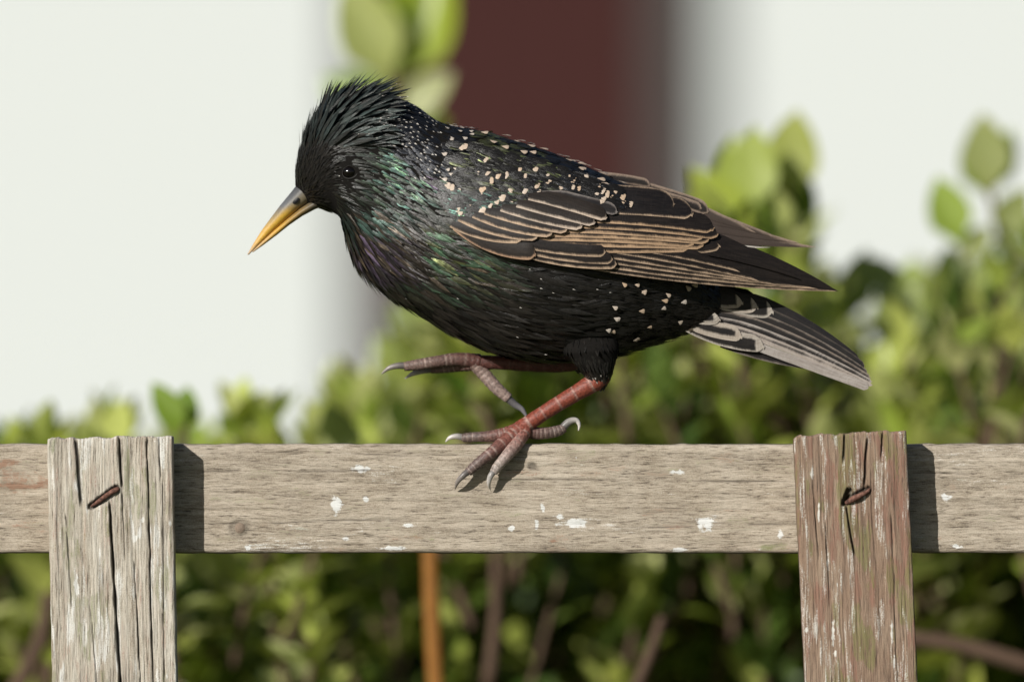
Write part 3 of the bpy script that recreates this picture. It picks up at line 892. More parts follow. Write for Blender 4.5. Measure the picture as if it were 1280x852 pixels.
WING_POLY = [(585, 250), (640, 244), (700, 245), (760, 250), (830, 262), (880, 285), (930, 330), (930, 352), (860, 350), (780, 340), (700, 325), (620, 305), (585, 285)]
def inpoly(x, y, poly):
    c = False; n = len(poly); j = n - 1
    for i in range(n):
        xi, yi = poly[i]; xj, yj = poly[j]
        if (yi > y) != (yj > y) and x < (xj - xi) * (y - yi) / (yj - yi) + xi: c = not c
        j = i
    return c
GREEN = (.14, .27, .16); TEAL = (.13, .28, .23); PURP = (.22, .16, .26); BRONZ = (.28, .21, .14); OLIVE = (.20, .23, .10); BLUE = (.02, .028, .045); GREY = (.07, .075, .075)
def gauss2(x, y, cx, cy, rx, ry): return math.exp(-((x - cx) / rx) ** 2 - ((y - cy) / ry) ** 2)
def region(x, y, near):
    """feather recipe at a photo position on the body"""
    q = dict(r=7.5, L=38, hw=4.6, lift=.10, kind='l', spot=0, warm=0, sheen=GREY, ss=.10, tone=random.uniform(0, .35), droop=.06)
    R = random.random()
    crown = x < 520 and y < 118 + .9 * max(0, 0) + (0 if x < 470 else (x - 470) * .55) + 75
    if x > 540 and y < 270 - max(0, (600 - x)) * .6:                      # mantle
        q.update(r=10.5, L=30, hw=8.5, lift=.08, kind='r', spot=6.0 if R < .5 else 0, warm=.75, sheen=OLIVE if x + random.gauss(0, 30) < 640 else BLUE, ss=.7 * R, tone=0)
        if x < 580: q.update(r=7, L=20, hw=5, spot=3.6 if R < .6 else 0, warm=.4, sheen=BLUE, ss=.4)
    elif x > 470 and y < 262 - (545 - x) * 1.25 and y < 215:              # nape
        q.update(r=4.3, L=18, hw=2.7, lift=.16, spot=3.3 if R < .62 else 0, warm=.15, sheen=BLUE, ss=.5, tone=0)
    elif x < 500 and y < 188 - (x - 380) * .12:                           # crown hackles
        e = .50 if y < 150 else .36
        q.update(r=4.6, L=random.uniform(32, 50), hw=3.5, lift=e * random.uniform(.45, 1.1), spot=2.4 if (R < .35 and x > 420) else 0, warm=.2, sheen=(.13, .19, .18), ss=.25 * R + .35 * gauss2(x, y, 445, 165, 45, 25) * random.random(), droop=-.02, tone=random.uniform(0, .3))
        if x < 395: q.update(L=random.uniform(22, 34), hw=2.2, lift=.3 * random.uniform(.4, 1.1))
    elif x < 415 and y < 275:                                             # lores
        q.update(r=2.9, L=random.uniform(10, 17), hw=1.5, lift=.16, ss=.05, tone=random.uniform(0, .3))
    elif x < 560 and y < 262:                                             # cheek and ear coverts
        g = gauss2(x, y, 500, 215, 42, 40)
        pk = PURP if gauss2(x, y, 538, 225, 16, 14) > random.random() else (GREEN if R < .6 else TEAL)
        q.update(r=3.6, L=random.uniform(18, 28), hw=2.0, lift=.12, sheen=pk, ss=1.3 * g * random.random() ** 2 + .02, spot=1.8 if R > .93 else 0, tone=random.uniform(0, .2))
    elif x < 520 and y < 345:                                             # throat
        pk = TEAL if y < 290 and R < .7 else (PURP if R < .5 else BRONZ)
        q.update(r=4.4, L=random.uniform(26, 38), hw=2.6, lift=.15, sheen=pk, ss=.55 * gauss2(x, y, 462, 300, 32, 45) * 1.5 * random.random() ** 2 + .03, spot=1.8 if R > .97 else 0)
    elif x < 640 and y < 375:                                             # side of the breast
        pk = GREEN if R < .5 else (OLIVE if R < .8 else BRONZ)
        q.update(r=5.6, L=random.uniform(28, 42), hw=3.8, lift=.11, sheen=pk, ss=.75 * gauss2(x, y, 555, 315, 60, 40) * 1.4 * random.random() ** 2 + .03, spot=2.5 if R > .985 else 0)
    elif x > 735 and y > 345:                                             # vent and undertail
        q.update(r=8.0, L=26, hw=5.6, lift=.10, kind='r', spot=4.4 if R < .22 else 0, warm=.3 + .7 * random.random(), tone=0, ss=.04)
        if y > 428: q.update(spot=0, L=30, hw=4, lift=.2)
        if x > 860: q.update(spot=0, L=16)
    else:                                                                 # belly and flank
        q.update(r=6.4, L=random.uniform(30, 46), hw=4.0, lift=.085, spot=(3.2 if (R < .10 and x > 600) else 0), warm=.1, ss=.08 * random.random(), tone=random.uniform(0, .5) if x < 640 else random.uniform(0, .2))
    q['hw'] *= random.uniform(.8, 1.2)
    return q
EYE = (436.5, 215.0)
pb = Plumes()
cell = 12.0; hashg = {}
def free(p, r):
    c = tuple((p // cell).astype(int))
    for i in (-1, 0, 1):
        for j in (-1, 0, 1):
            for k in (-1, 0, 1):
                for (q, rq) in hashg.get((c[0] + i, c[1] + j, c[2] + k), ()):
                    dd = p - q
                    if dd[0] * dd[0] + dd[1] * dd[1] + dd[2] * dd[2] < (r * .5 + rq * .5) ** 2: return False
    hashg.setdefault(c, []).append((p, r)); return True
NT_ = 62000
ts = rng.uniform(.12, NS - 1.35, NT_); tho = rng.uniform(0, 2 * np.pi, NT_)
Pp = skin(ts, tho); Pd = skin(ts + .05, tho) ; Pm = skin(ts - .05, tho)
Pa = skin(ts, tho + .02)
P3 = to3(Pp); D3 = to3(Pd) - to3(Pm); A3 = to3(Pa) - P3
N3 = np.cross(D3, A3); N3 /= np.linalg.norm(N3, axis=1)[:, None] + 1e-12
cen = np.array([np.interp(ts, np.arange(NS), (ST_T[:, k] + ST_B[:, k]) / 2) for k in (0, 1)]).T
cen3 = to3(np.column_stack([cen, np.zeros(NT_)]))
sgn = np.sign(np.sum(N3 * (P3 - cen3), axis=1)); N3 *= sgn[:, None]
for i in range(NT_):
    x, y, dz = Pp[i]
    near = dz < 0
    if abs(dz) > 30 and inpoly(x, y, WING_POLY): continue
    if abs(dz) > 20 and (x - EYE[0]) ** 2 / 105 + (y - EYE[1]) ** 2 / 75 < 1: continue
    q = region(x, y, near)
    if not near: q['r'] *= 1.25
    if not free(Pp[i], q['r']): continue
    d = D3[i] / (np.linalg.norm(D3[i]) + 1e-12)
    ax = np.cross(N3[i], d)
    d = d + ax * random.gauss(0, .09)
    if abs(dz) > 20:      # keep the eye clear
        ex, ey = x - EYE[0], y - EYE[1]
        tipx = x + d[0] * q['L']; tipy = y - d[2] * q['L']
        if (tipx - EYE[0]) ** 2 + (tipy - EYE[1]) ** 2 < 110: q['L'] *= .35
        if x < EYE[0] and abs(ey) < 22 and ex > -45: q['L'] = min(q['L'], max(5, math.hypot(ex, ey) - 10))
    pb.add(P3[i] - N3[i] * S * .8, d, N3[i], q['L'], q['hw'], q['lift'] + random.gauss(0, .035), q['kind'], q['spot'], q['warm'], (*q['sheen'], min(1, q['ss'])), q['tone'], q['droop'])
# thigh feathers
for thd, off in ((th_near, 0), (th_far, 1)):
    nr, nc = thd.shape[:2]
    for _ in range(650):
        a = random.uniform(1.5, nr - 1.6); b = random.randrange(nc)
        i = int(a); f = a - i
        p = thd[i, b] * (1 - f) + thd[i + 1, b] * f
        d = to3(thd[i + 1, b]) - to3(thd[i, b])
        c = to3(thd[i].mean(0)); n = to3(p) - c
        low = a / nr
        tone = .9 if (low > .55 and random.random() < .6) else random.uniform(0, .3)
        pb.add(to3(p) - n * .06, d, n, random.uniform(9, 16), random.uniform(1.8, 3.2), .16, 'l', 2.6 if (low > .5 and random.random() < .35) else 0, .1, (*GREY, .1), tone)
ub(pb.build('plumage', bird))

# ---- wings
WH = [(520, 78), (560, 90), (600, 99), (660, 108), (740, 108), (800, 100), (860, 84), (920, 64), (980, 46), (1050, 28), (1100, 20)]
WA = [(540, 285), (660, 315), (760, 325), (900, 340), (1050, 362)]
def wing_depth(x, y):
    h = np.interp(x, [a for a, b in WH], [b for a, b in WH]); ax = np.interp(x, [a for a, b in WA], [b for a, b in WA])
    return -(h - .0030 * (y - ax) ** 2)
def quill(parent, lower, width, off, fr=(2.5, 1.5, 0), dark=(.016, .013, .012), pale=(.44, .30, .19), tip='round', depth=wing_depth, camber=2.5, name='feather', rows=22, cols=7, side=1, base=.5):
    """a vaned feather drawn from its lower edge (list of px points) with its width above it; off: px towards the viewer"""
    lower = np.array(lower, float); n = len(lower)
    t = 1 - (1 - np.linspace(0, 1, rows)) ** 1.7
    seg = np.concatenate([[0], np.cumsum(np.linalg.norm(np.diff(lower, axis=0), axis=1))]); Lpx = seg[-1]; sg = seg / Lpx
    # smooth parametric curve through the points
    if n == 3:
        tm = sg[1]; A = np.array([[0, 0, 1], [tm * tm, tm, 1], [1, 1, 1]]); co = np.linalg.solve(A, lower)
        C = np.stack([t * t, t, np.ones_like(t)], -1) @ co
    else:
        C = np.stack([np.interp(t, sg, lower[:, k]) for k in (0, 1)], -1)
        for _ in range(3): C[1:-1] = .25 * C[:-2] + .5 * C[1:-1] + .25 * C[2:]
    d = np.gradient(C, t, axis=0); d /= np.linalg.norm(d, axis=1)[:, None]
    nn = np.stack([d[:, 1], -d[:, 0]], -1)           # up in the picture
    s_ = (1 - t) * Lpx                               # distance from tip
    if tip == 'round': prof = np.sqrt(np.clip(1 - (np.clip(1 - s_ / (width * .9), 0, 1)) ** 2, 0, 1))
    elif tip == 'blunt': prof = np.sqrt(np.clip(1 - (np.clip(1 - s_ / (width * .45), 0, 1)) ** 2.5, 0, 1))
    elif tip == 'taper': prof = (1 - .5 * t ** 1.5) * np.sqrt(np.clip(1 - (np.clip(1 - s_ / (width * .4), 0, 1)) ** 2.5, 0, 1))
    else: prof = np.clip(s_ / (Lpx * .55), 0, 1) ** .85
    low = (np.clip(1 - s_ / (width * .45), 0, 1) ** 2) * (.38 if tip in ('round', 'blunt', 'taper') else 0)
    prof = prof * (base + (1 - base) * np.clip(t / .25, 0, 1))
    V = []; UV = []
    for i in range(rows):
        w = max(width * prof[i], .15)
        for j in range(cols):
            u = j / (cols - 1)
            # the tip curves up from the lower edge a little
            w0 = min(low[i] * width, w * .5 + 1e-3) if prof[i] > .02 else low[i] * width
            p = C[i] + nn[i] * (w0 + u * max(w - w0, .15))
            dep = depth(p[0], p[1]) - off * 1.25 + camber * .16 * (2 * u - 1) ** 2 * min(1, w / 12)
            V.append((p[0], p[1], dep))
            UV.append((u * (w - w0), s_[i] + 2.5 * (2 * u - 1) ** 2 * (s_[i] > 12), (1 - u) * (w - w0)))
    V = to3(np.array(V)); N = len(V)
    o = mesh_obj(name, V, grid_faces(rows, cols), QUILL, parent, attrs={'fuv': ('FLOAT_VECTOR', UV), 'fp': ('FLOAT_VECTOR', np.tile(fr, (N, 1))), 'dark': ('FLOAT_COLOR', np.tile((*dark, 1), (N, 1))), 'pale': ('FLOAT_COLOR', np.tile((*pale, 1), (N, 1)))})
    return o

# near wing: the shoulder is a solid pad that carries the feathers
px_, py_ = np.meshgrid(np.linspace(552, 900, 50), np.linspace(0, 1, 14), indexing='ij')
lo = np.interp(px_, [552, 600, 670, 770, 900], [268, 302, 320, 338, 340]); hi = np.interp(px_, [552, 600, 680, 760, 860, 900], [262, 236, 236, 242, 270, 318])
PYw = hi + (lo - hi) * py_
wv = np.stack([px_, PYw, wing_depth(px_, PYw) + 2.5], -1)
wing = ub(mesh_obj('wing', to3(wv).reshape(-1, 3), grid_faces(50, 14), skin_mat, bird))
wing['label'] = 'folded brown wing with buff edged feathers'
BUFF = (.48, .32, .195); BUFF2 = (.52, .38, .265); CREAM = (.55, .45, .36)
BLK = (.010, .009, .010); DBR = (.014, .011, .010); BRN = (.022, .017, .014)
# primaries, lowest first
prim = [([(660, 322), (840, 351), (1046, 364)], 22, 0.6, (0.9, 0, 0)),
        ([(662, 318), (840, 346), (1022, 361)], 22, 1.2, (1.3, 0, 0)),
        ([(664, 313), (830, 339), (1000, 359)], 24, 1.8, (1.2, 0, 0)),
        ([(666, 309), (820, 332), (972, 357)], 24, 2.4, (1.1, 0, 0)),
        ([(668, 304), (820, 325), (950, 352)], 26, 3.0, (0.9, 0, 0)),
        ([(670, 300), (800, 314), (925, 340)], 28, 3.6, (0.8, 0, 0))]
for lw, w, of, fr in prim:
    quill(wing, lw, w, of, fr, DBR, BUFF2, 'point', rows=28)
quill(wing, [(820, 346), (940, 356), (1048, 364)], 40, -.4, (0, 0, 0), DBR, BUFF, 'point', rows=28)
quill(wing, [(850, 335), (950, 347), (1046, 364)], 36, .2, (0, 0, 0), DBR, BUFF, 'point', rows=28)
quill(wing, [(800, 308), (900, 322), (1000, 349)], 30, 3.0, (0, 0, 0), DBR, BUFF, 'point')
# secondaries
sec = [([(640, 312), (760, 316), (862, 315)], 20, 4.2, (2.6, 1.0, 0)),
       ([(640, 307), (760, 309), (880, 312)], 20, 4.8, (2.9, 1.0, 0)),
       ([(642, 301), (760, 303), (868, 310)], 20, 5.4, (2.9, 1.0, 0)),
       ([(644, 296), (760, 298), (886, 306)], 20, 6.0, (2.6, 1.0, 0)),
       ([(650, 291), (765, 293), (878, 303)], 20, 6.6, (2.4, 0.8, 0)),
       ([(660, 286), (770, 287), (897, 300)], 20, 7.2, (2.0, 0.8, 0)),
       ([(670, 279), (775, 280), (892, 293)], 24, 7.9, (1.7, 0.7, 0))]
for lw, w, of, fr in sec:
    quill(wing, lw, w, of, fr, DBR, BUFF, 'round')
quill(wing, [(846, 310), (880, 316), (902, 311)], 16, 3.4, (1.2, 1.2, 0), DBR, BUFF2, 'round')
quill(wing, [(690, 268), (780, 268), (866, 275)], 26, 8.8, (1.2, .4, .4), BLK, BUFF2, 'round')       # tertials
quill(wing, [(690, 256), (770, 253), (842, 262)], 22, 9.4, (0, .4, .5), BLK, BUFF2, 'round')
# primary coverts and alula
quill(wing, [(600, 300), (690, 330), (771, 336)], 15, 5.4, (1.5, .8, 0), DBR, BUFF2, 'blunt')
quill(wing, [(600, 297), (680, 322), (766, 330)], 15, 6.0, (1.3, .8, 0), DBR, BUFF2, 'blunt')
quill(wing, [(600, 294), (680, 315), (757, 321)], 15, 6.6, (1.6, .8, 0), DBR, BUFF2, 'blunt')
quill(wing, [(566, 287), (612, 315), (670, 325)], 21, 8.2, (1.8, .4, 0), BRN, (.40, .25, .16), 'blunt')
# greater coverts
gc = [([(562, 284), (605, 300), (652, 304)], 15), ([(572, 276), (625, 296), (672, 301)], 15), ([(590, 272), (645, 291), (690, 297)], 16), ([(605, 268), (665, 285), (708, 293)], 17),
      ([(625, 264), (690, 282), (727, 289)], 18), ([(645, 259), (705, 275), (743, 284)], 18), ([(660, 250), (720, 266), (757, 278)], 18)]
for i, (lw, w) in enumerate(gc):
    quill(wing, lw, w, 9.2 + i * .7, (2.1, 1.0, 0), BRN if i > 3 else DBR, CREAM if i > 3 else BUFF2, 'round', rows=16)
quill(wing, [(676, 246), (735, 261), (771, 270)], 15, 11.4, (.8, 2.5, 1.6), (.022, .021, .022), (.16, .155, .155), 'round', rows=16)
# lesser and median coverts, and the scapulars that lap over the wing
pw = Plumes(.14, .16)
def on_wing(x, y, off): return to3(np.array((x, y, float(wing_depth(x, y)) - off)))
def wing_plume(x, y, ang, L, hw, off, lift, spot, warm, sheen, ss, tone, kind='r'):
    a = math.radians(ang)
    p = on_wing(x, y, off); q = on_wing(x + math.cos(a) * 6, y + math.sin(a) * 6, off)
    r = on_wing(x + math.sin(a) * 6, y - math.cos(a) * 6, off)
    d = q - p; n = np.cross(r - p, d); n = n if n[1] < 0 else -n
    pw.add(p, d, n, L, hw, lift, kind, spot, warm, (*sheen, ss), tone, .05)
rows_c = [ # (start, end, n, angle, L, hw, off)
    ((572, 268), (700, 236), 11, 14, 34, 8.0, 9.5), ((556, 258), (690, 228), 11, 12, 32, 7.5, 10.5), ((560, 246), (676, 222), 10, 12, 30, 7.5, 11.2), ((548, 250), (572, 276), 5, 25, 26, 6, 9.0), ((542, 238), (566, 262), 5, 22, 24, 5.5, 9.5), ((536, 226), (570, 244), 5, 18, 24, 5.5, 10)]
for (a, b, n, ang, L, hw, off) in rows_c:
    for i in range(n):
        f = (i + .5) / n
        x = a[0] + (b[0] - a[0]) * f + random.uniform(-3, 3); y = a[1] + (b[1] - a[1]) * f + random.uniform(-2, 2)
        wing_plume(x, y, ang + random.uniform(-5, 5), L, hw, off, .05, random.choice((0, 6, 7.5)), .7, TEAL if random.random() < .6 else GREEN, random.uniform(.3, 1.0), .15)
# scapulars: dark feathers with buff tips over the top of the wing
for k in range(7):
    for i in range(13):
        f = (i + random.uniform(.2, .8)) / 13
        x = 552 + 215 * f + (k % 2) * 8
        yt = np.interp(x, [548, 600, 660, 720, 790], [180, 184, 200, 221, 246]); yb = np.interp(x, [548, 600, 660, 720, 790], [236, 240, 237, 243, 256])
        if yb - yt < 14 and k > 2: continue
        y = yb + (yt - yb) * k / 6 + random.uniform(-2.5, 2.5)
        if k == 0 and x < 610: continue
        bl = x + random.gauss(0, 35) > 650
        wing_plume(x, y, 12 + 9 * f + random.uniform(-6, 6), random.uniform(24, 34), random.uniform(6.0, 8.5), 11.0 + (k if x < 700 else k * .4) * .5, .05, random.uniform(5.5, 7.5) if random.random() < .55 else 0, random.uniform(.6, 1), BLUE if bl else OLIVE, (.3 if bl else .9 * random.random()), 0)
o = pw.build('coverts', wing)

# far wing, showing past the back
def far_depth(x, y): return 30 + .12 * np.maximum(0, 900 - x) * .3
fwv = []
fx = np.linspace(700, 930, 24)
top_f = np.interp(fx, [700, 740, 805, 875, 930], [206, 214, 234, 262, 284]); bot_f = np.interp(fx, [700, 800, 880, 930], [262, 275, 292, 300])
for x, a, b in zip(fx, top_f, bot_f):
    for v in np.linspace(0, 1, 6): fwv.append((x, a + (b - a) * v, 34.0 - 0 * v))
fwing = ub(mesh_obj('wing', to3(np.array(fwv)), grid_faces(24, 6), skin_mat, bird))
fwing['label'] = 'tip of the far wing showing past the back'
GB_ = (.075, .055, .045); GP = (.24, .18, .14)
for lw, w, of, fr in (([(760, 270), (900, 302), (1020, 309)], 24, 0, (0, 0, 2)), ([(760, 262), (890, 290), (1000, 304)], 22, .8, (0, 0, 2.2)), ([(750, 250), (870, 276), (975, 298)], 22, 1.6, (0, 0, 2.2)),
                      ([(745, 240), (840, 262), (945, 291)], 22, 2.4, (0, 0, 2.0))):
    quill(fwing, lw, w, of, fr, GB_, GP, 'point', far_depth, 2.0)
quill(fwing, [(880, 300), (910, 307), (965, 309)], 7, -2, (6, 0, 0), (.4, .38, .34), (.55, .52, .48), 'point', far_depth, 1.0)
quill(fwing, [(720, 225), (800, 243), (884, 270)], 17, 3.4, (1.2, 1.0, 2.4), DBR, GP, 'round', far_depth, 2.0)
quill(fwing, [(722, 226), (800, 241), (876, 264)], 10, 4.0, (0, .8, 2.0), DBR, GP, 'round', far_depth, 2.0)
quill(fwing, [(716, 224), (765, 227), (812, 235)], 11, 4.8, (1.0, 1.0, 2.4), DBR, GP, 'round', far_depth, 2.0)

# ---- tail
def tail_depth(x, y): return -16 + .02 * (x - 900)
tv = []
for x in np.linspace(850, 960, 14):
    a = np.interp(x, [850, 936, 960], [345, 362, 382]); b = np.interp(x, [850, 892, 930, 960], [408, 424, 438, 445])
    for v in np.linspace(0, 1, 6): tv.append((x, a + (b - a) * v, tail_depth(x, 0) + 9))
tail = ub(mesh_obj('tail', to3(np.array(tv)), grid_faces(14, 6), skin_mat, bird))
TG = (.016, .015, .015); TP = (.20, .175, .155); TP2 = (.36, .33, .305)
tl_ = [([(900, 434), (960, 452), (1015, 462)], 16, -1, (0.6, 0, 0), BLK, TP, 'point'),
       ([(890, 384), (975, 412), (1070, 464)], 34, 0, (1.0, .5, 0), (.012, .012, .014), TP, 'taper'),
       ([(885, 389), (975, 417), (1078, 468)], 28, .8, (1.6, .8, .3), (.016, .016, .017), TP, 'taper'),
       ([(880, 391), (975, 419), (1082, 473)], 20, 1.4, (2.2, 1, .9), TG, TP, 'taper'),
       ([(876, 394), (975, 424), (1086, 477)], 16, 2.0, (2.2, 1, 1.3), TG, TP, 'taper'),
       ([(872, 398), (975, 430), (1088, 481)], 13, 2.6, (2.4, 1.4, 1.8), TG, TP2, 'taper'),
       ([(870, 402), (975, 437), (1089, 485)], 12, 3.2, (4.5, 5, 2.5), (.05, .046, .043), TP2, 'taper'),
       ([(868, 410), (950, 440), (1084, 489)], 11, 3.8, (12, 9, 0), (.15, .14, .13), TP2, 'blunt')]
for lw, w, of, fr, dk, pl, tp in tl_:
    quill(tail, lw, w, of, fr, dk, pl, tp, tail_depth, 1.5)
UC = (.42, .38, .33)
for lw, w, of, fr in (([(850, 410), (900, 432), (956, 440)], 22, 5.0, (1.5, 12, 5.5)), ([(845, 404), (885, 420), (928, 427)], 20, 6.0, (5.5, 9, 5)), ([(845, 392), (875, 405), (902, 404)], 18, 7.0, (5.0, 8, 4)),
                      ([(850, 366), (890, 383), (930, 384)], 20, 3.4, (3, 8, 0)), ([(860, 366), (905, 388), (949, 390)], 24, 2.6, (2.5, 8, 0)), ([(870, 364), (920, 392), (968, 397)], 27, 1.8, (2.5, 8, 0)), ([(840, 385), (866, 392), (884, 388)], 14, 8.0, (2.5, 5, 2))):
    quill(tail, lw, w, of, fr, (.012, .011, .011), UC, 'round', tail_depth, 2.0, name='covert', rows=18)

# ---- bill
BEAK = colour_attr_mat('horn', .46, 1400, .22, .3, .3)
def loft(name, T, B, Wd, colf, parent, mat, seg=20, sub=6):
    T = np.array(T, float); B = np.array(B, float); Wd = np.array(Wd, float); n = len(T)
    t = np.linspace(0, n - 1, (n - 1) * sub + 1); k = np.arange(n)
    ip = lambda a: np.interp(t, k, a)
    th = np.linspace(0, 2 * np.pi, seg, endpoint=False); V = []; Cc = []
    for i in range(len(t)):
        a = np.array((ip(T[:, 0])[i], ip(T[:, 1])[i])); b = np.array((ip(B[:, 0])[i], ip(B[:, 1])[i])); w = ip(Wd)[i]
        c = (a + b) / 2; h = (a - b) / 2
        for q in th:
            p = c + h * math.cos(q)
            V.append((p[0], p[1], -w * math.sin(q))); Cc.append((*colf(t[i] / (n - 1), math.cos(q)), 1))
    nr = len(t); F = grid_faces(nr, seg, 0, True); F.append(tuple(range(seg))[::-1]); F.append(tuple((nr - 1) * seg + i for i in range(seg)))
    return mesh_obj(name, to3(np.array(V)), F, mat, parent, attrs={'col': ('FLOAT_COLOR', Cc)})
def lerp3(t, stops):
    return tuple(np.interp(t, [s for s, c in stops], [c[k] for s, c in stops]) for k in range(3))
def up_col(t, c):
    b = lerp3(t, [(0, (.05, .05, .052)), (.33, (.14, .145, .15)), (.5, (.34, .25, .12)), (.7, (.62, .38, .10)), (.88, (.62, .40, .17)), (1, (.5, .38, .27))])
    y = lerp3(t, [(0, (.10, .09, .07)), (.28, (.22, .18, .11)), (.45, (.66, .40, .05)), (.8, (.66, .38, .06)), (1, (.5, .38, .27))])
    f = min(1, max(0, (-c + .55) / .7)); return tuple(a * (1 - f) + d * f for a, d in zip(b, y))
def lo_col(t, c):
    return lerp3(t, [(0, (.05, .045, .04)), (.3, (.10, .085, .06)), (.5, (.30, .19, .06)), (.7, (.55, .32, .05)), (1, (.5, .36, .22))])
beak = ub(empty('beak', bird))
beak.matrix_parent_inverse = Matrix.Identity(4)
bki = binv
bu = loft('upper_mandible', [(378, 222), (364, 240), (350, 257), (338, 273), (327, 288), (317, 304), (309, 318)], [(408, 241), (390, 250), (375, 260), (359, 273.5), (344, 286.5), (327, 302.5), (311, 318.5)], [17, 14.5, 12, 9, 6.5, 4, .8], up_col, beak, BEAK)
bl_ = loft('lower_mandible', [(436, 231), (408, 241), (390, 250), (375, 260), (359, 273), (344, 286), (327, 302), (315, 314)], [(428, 247), (410, 256), (394, 261.5), (378, 270), (362, 281), (347, 293), (329, 306.5), (316, 315.5)], [13, 16, 13.4, 11, 8.4, 6, 3.6, .8], lo_col, beak, BEAK)
nost = plain('dark_nostril', (.012, .012, .013), .5, 500, .2)
NV = []
for rr, dz in ((1, 0), (.55, -.6), (.05, -.8)):
    for i in range(16):
        a = 2 * math.pi * i / 16; ca, sa = rr * 5.2 * math.cos(a), rr * 2.6 * math.sin(a); c_, s_ = math.cos(-.75), math.sin(-.75)
        NV.append((370 + ca * c_ - sa * s_, 251 + ca * s_ + sa * c_, -14.6 + dz + .2 * (ca * s_)))
no = mesh_obj('nostril', to3(np.array(NV)), grid_faces(3, 16, 0, True), nost, beak)
for o in (bu, bl_, no): o.matrix_parent_inverse = binv

# ---- eyes
te = NT('eye_gloss')
te.bsdf(Base_Color=(.005, .0035, .003, 1), Roughness=.08)
ring_mat = plain('eye_rim', (.03, .028, .026), .5, 3000, .3)
def eye(sgnd):
    # depth of the head skin at the eye
    tq = np.linspace(3, 5, 80); hq = np.linspace(.9, 2.2, 80)
    a, b = np.meshgrid(tq, hq); pp = skin(a, b).reshape(-1, 3)
    dep = pp[np.argmin((pp[:, 0] - EYE[0]) ** 2 + (pp[:, 1] - EYE[1]) ** 2), 2]
    V = []; F = []
    R = 8.4
    for i in range(13):
        ph = math.pi * i / 12
        for j in range(24):
            q = 2 * math.pi * j / 24
            V.append((EYE[0] + R * 1.06 * math.sin(ph) * math.cos(q), EYE[1] + R * .95 * math.sin(ph) * math.sin(q), sgnd * (dep + 4.2 - R * math.cos(ph))))
    e = ub(mesh_obj('eye', to3(np.array(V)), grid_faces(13, 24, 0, True), te.m, bird))
    pts = []
    for j in range(25):
        q = 2 * math.pi * j / 24 
        pts.append((EYE[0] + 1 + 9.6 * math.cos(q), EYE[1] + 8.2 * math.sin(q) - 1.2 * math.cos(q), sgnd * (dep - .6)))
    v, _, _ = tube(to3(np.array(pts)), [(.25 + .65 * max(0, math.sin(2 * math.pi * j / 24))) * S for j in range(25)], 6, 2)
    nr = len(v)
    mesh_obj('eyelid', v.reshape(-1, 3), grid_faces(nr, 6, 0, True), ring_mat, e).matrix_parent_inverse = Matrix.Identity(4)
    return e
eye(1); eye(-1)

# ---- legs
LEG = colour_attr_mat('scaly_leg', .5, 1300, .7, .4, 1.0)
CLAW = colour_attr_mat('claw', .35, 2500, .25, .5, .2)
def limb(name, pts, radii, parent, base_col, scale_col, ring_px, mat=LEG, bulge=.10, seg=14, grey_to=None):
    P3d = [P(a, b, y) for a, b, y in pts]
    v, t, C = tube(P3d, [r * S for r in radii], seg, 14)
    L = np.concatenate([[0], np.cumsum(np.linalg.norm(np.diff(C, axis=0), axis=1))]) / S
    cols = []
    for i in range(len(v)):
        ph = (L[i] / ring_px) % 1.0 if ring_px else .5
        k = 1 + bulge * (math.sin(math.pi * ph) ** .6 - .6)
        c = C[i]
        v[i] = c + (v[i] - c) * k
        edge = max(0, 1 - abs(ph - .02) / .16) if ring_px else 0
        gq = min(1, t[i] * 1.5) if grey_to else 0
        bc = base_col if grey_to is None else tuple(a * (1 - gq) + b * gq for a, b in zip(base_col, grey_to))
        col = tuple(a * (1 - edge * .55) + b * edge * .55 for a, b in zip(bc, scale_col))
        cols += [(*col, 1)] * seg
    nr = len(v); F = grid_faces(nr, seg, 0, True); F.append(tuple(range(seg))[::-1]); F.append(tuple((nr - 1) * seg + i for i in range(seg)))
    o = mesh_obj(name, v.reshape(-1, 3), F, mat, parent, attrs={'col': ('FLOAT_COLOR', cols)})
    return o
RED = (.21, .052, .032); PALE = (.46, .36, .31); GRY = (.12, .085, .075); WHT = (.60, .56, .52); DKC = (.05, .045, .045)
yl = .002
leg = ub(limb('leg', [(754, 463, yl - .001), (746, 475, yl), (722, 490, yl), (697, 505, yl), (672, 521, yl), (650, 536, yl)], [13, 12.5, 10.5, 9.8, 9.6, 10.5], bird, RED, PALE, 23, bulge=.05))
def toe(parent, pts, radii, claw_pts, claw_r, base=RED, grey=GRY, cw=WHT):
    a = limb('toe', pts, radii, parent, base, PALE, random.uniform(5.5, 7.5), grey_to=grey, bulge=.09)
    b = limb('claw', claw_pts, claw_r, parent, DKC, DKC, 0, CLAW, 0, 10, grey_to=cw)
    if parent.matrix_parent_inverse != Matrix.Identity(4): pass
    return a, b
toe(leg, [(656, 534, yl), (636, 541, yl + .001), (612, 545, yl + .001), (590, 546, yl + .0015), (578, 547, yl + .002)], [10.5, 9, 7, 6.2, 5.2],
    [(581, 547, yl + .002), (571, 545, yl + .002), (562, 547, yl + .002), (557, 552, yl + .002)], [4.4, 3.8, 2.6, .6])
toe(leg, [(654, 535, yl), (632, 551, yl - .003), (612, 567, -.0045), (594, 582, -.0040), (585, 590, -.0038)], [11, 9, 7.2, 6.6, 5.5],
    [(588, 587, -.0038), (579, 594, -.0045), (572, 602, -.0038), (569, 611, -.0012)], [4.6, 4.0, 2.8, .6], cw=(.25, .22, .2))
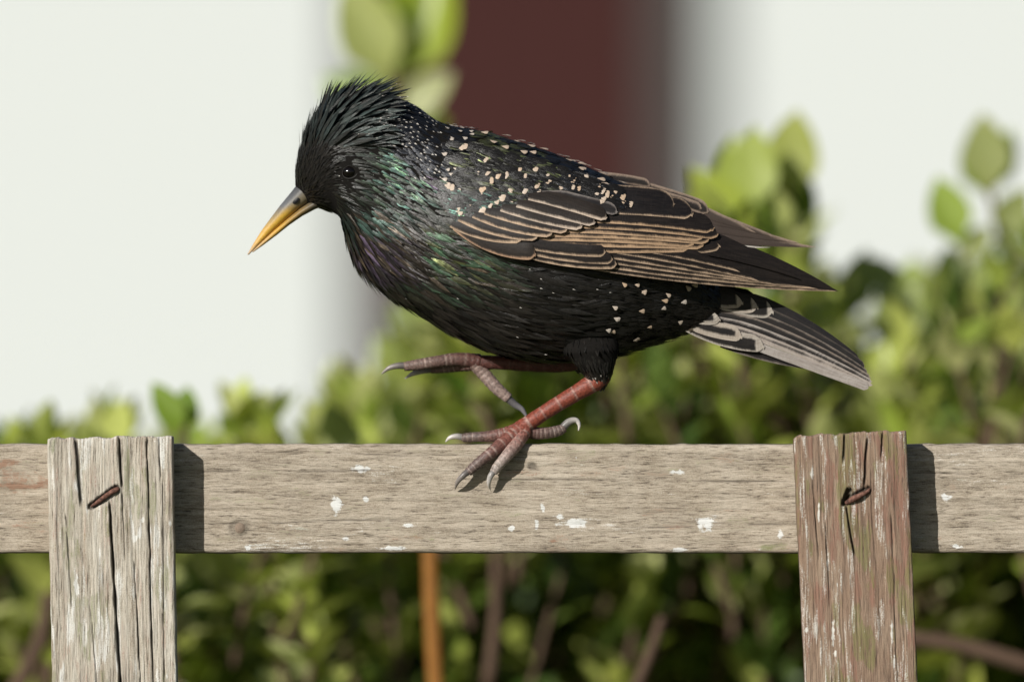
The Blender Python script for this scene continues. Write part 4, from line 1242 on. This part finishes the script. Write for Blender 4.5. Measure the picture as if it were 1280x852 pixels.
toe(leg, [(656, 536, yl), (645, 555, yl - .0035), (632, 571, -.0045), (622, 583, -.0040), (617, 590, -.0038)], [10.5, 8.5, 7.2, 6.4, 5.2],
    [(619, 587, -.0038), (613, 595, -.0045), (611, 604, -.0036), (613, 612, -.0012)], [4.4, 3.8, 2.6, .6], grey=(.34, .29, .26))
toe(leg, [(650, 532, yl), (664, 540, yl + .001), (682, 541, yl + .0015), (698, 538, yl + .002), (706, 534, yl + .002)], [9.5, 8.2, 7.2, 6.8, 5.4],
    [(702, 536, yl + .002), (711, 527, yl + .002), (720, 525, yl + .002), (724, 531, yl + .002), (723, 538, yl + .002)], [5.2, 4.6, 3.4, 2.2, .6], base=(.12, .05, .04))
# pads of the front toes resting on the rail
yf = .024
RED_SHADED = (.085, .032, .026); GR2 = (.15, .10, .085)  # red darkened for the far leg: its shade is put into the colour
fleg = ub(limb('leg', [(726, 452, yf), (700, 455, yf), (660, 455, yf), (625, 453, yf), (592, 453, yf)], [10, 10.5, 9.6, 9, 9.5], bird, RED_SHADED, (.2, .12, .1), 22, bulge=.05))
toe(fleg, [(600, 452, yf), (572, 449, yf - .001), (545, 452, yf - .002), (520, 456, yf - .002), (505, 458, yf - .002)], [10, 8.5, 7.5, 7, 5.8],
    [(509, 457, yf - .002), (497, 457, yf - .002), (486, 460, yf - .002), (477, 467, yf - .002)], [4.8, 4.2, 3, .7], base=RED_SHADED, grey=GR2, cw=(.25, .22, .2))
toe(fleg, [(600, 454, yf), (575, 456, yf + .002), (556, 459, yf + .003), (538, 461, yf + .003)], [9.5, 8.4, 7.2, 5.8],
    [(542, 461, yf + .003), (529, 463, yf + .003), (516, 467, yf + .003), (506, 473, yf + .003)], [4.8, 4.2, 3, .7], base=RED_SHADED, grey=GR2, cw=(.4, .38, .36))
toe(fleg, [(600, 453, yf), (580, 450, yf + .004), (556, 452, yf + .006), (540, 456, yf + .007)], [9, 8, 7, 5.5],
    [(544, 455, yf + .007), (532, 457, yf + .007), (522, 462, yf + .007)], [4.6, 3.6, .7], base=RED_SHADED, grey=GR2)
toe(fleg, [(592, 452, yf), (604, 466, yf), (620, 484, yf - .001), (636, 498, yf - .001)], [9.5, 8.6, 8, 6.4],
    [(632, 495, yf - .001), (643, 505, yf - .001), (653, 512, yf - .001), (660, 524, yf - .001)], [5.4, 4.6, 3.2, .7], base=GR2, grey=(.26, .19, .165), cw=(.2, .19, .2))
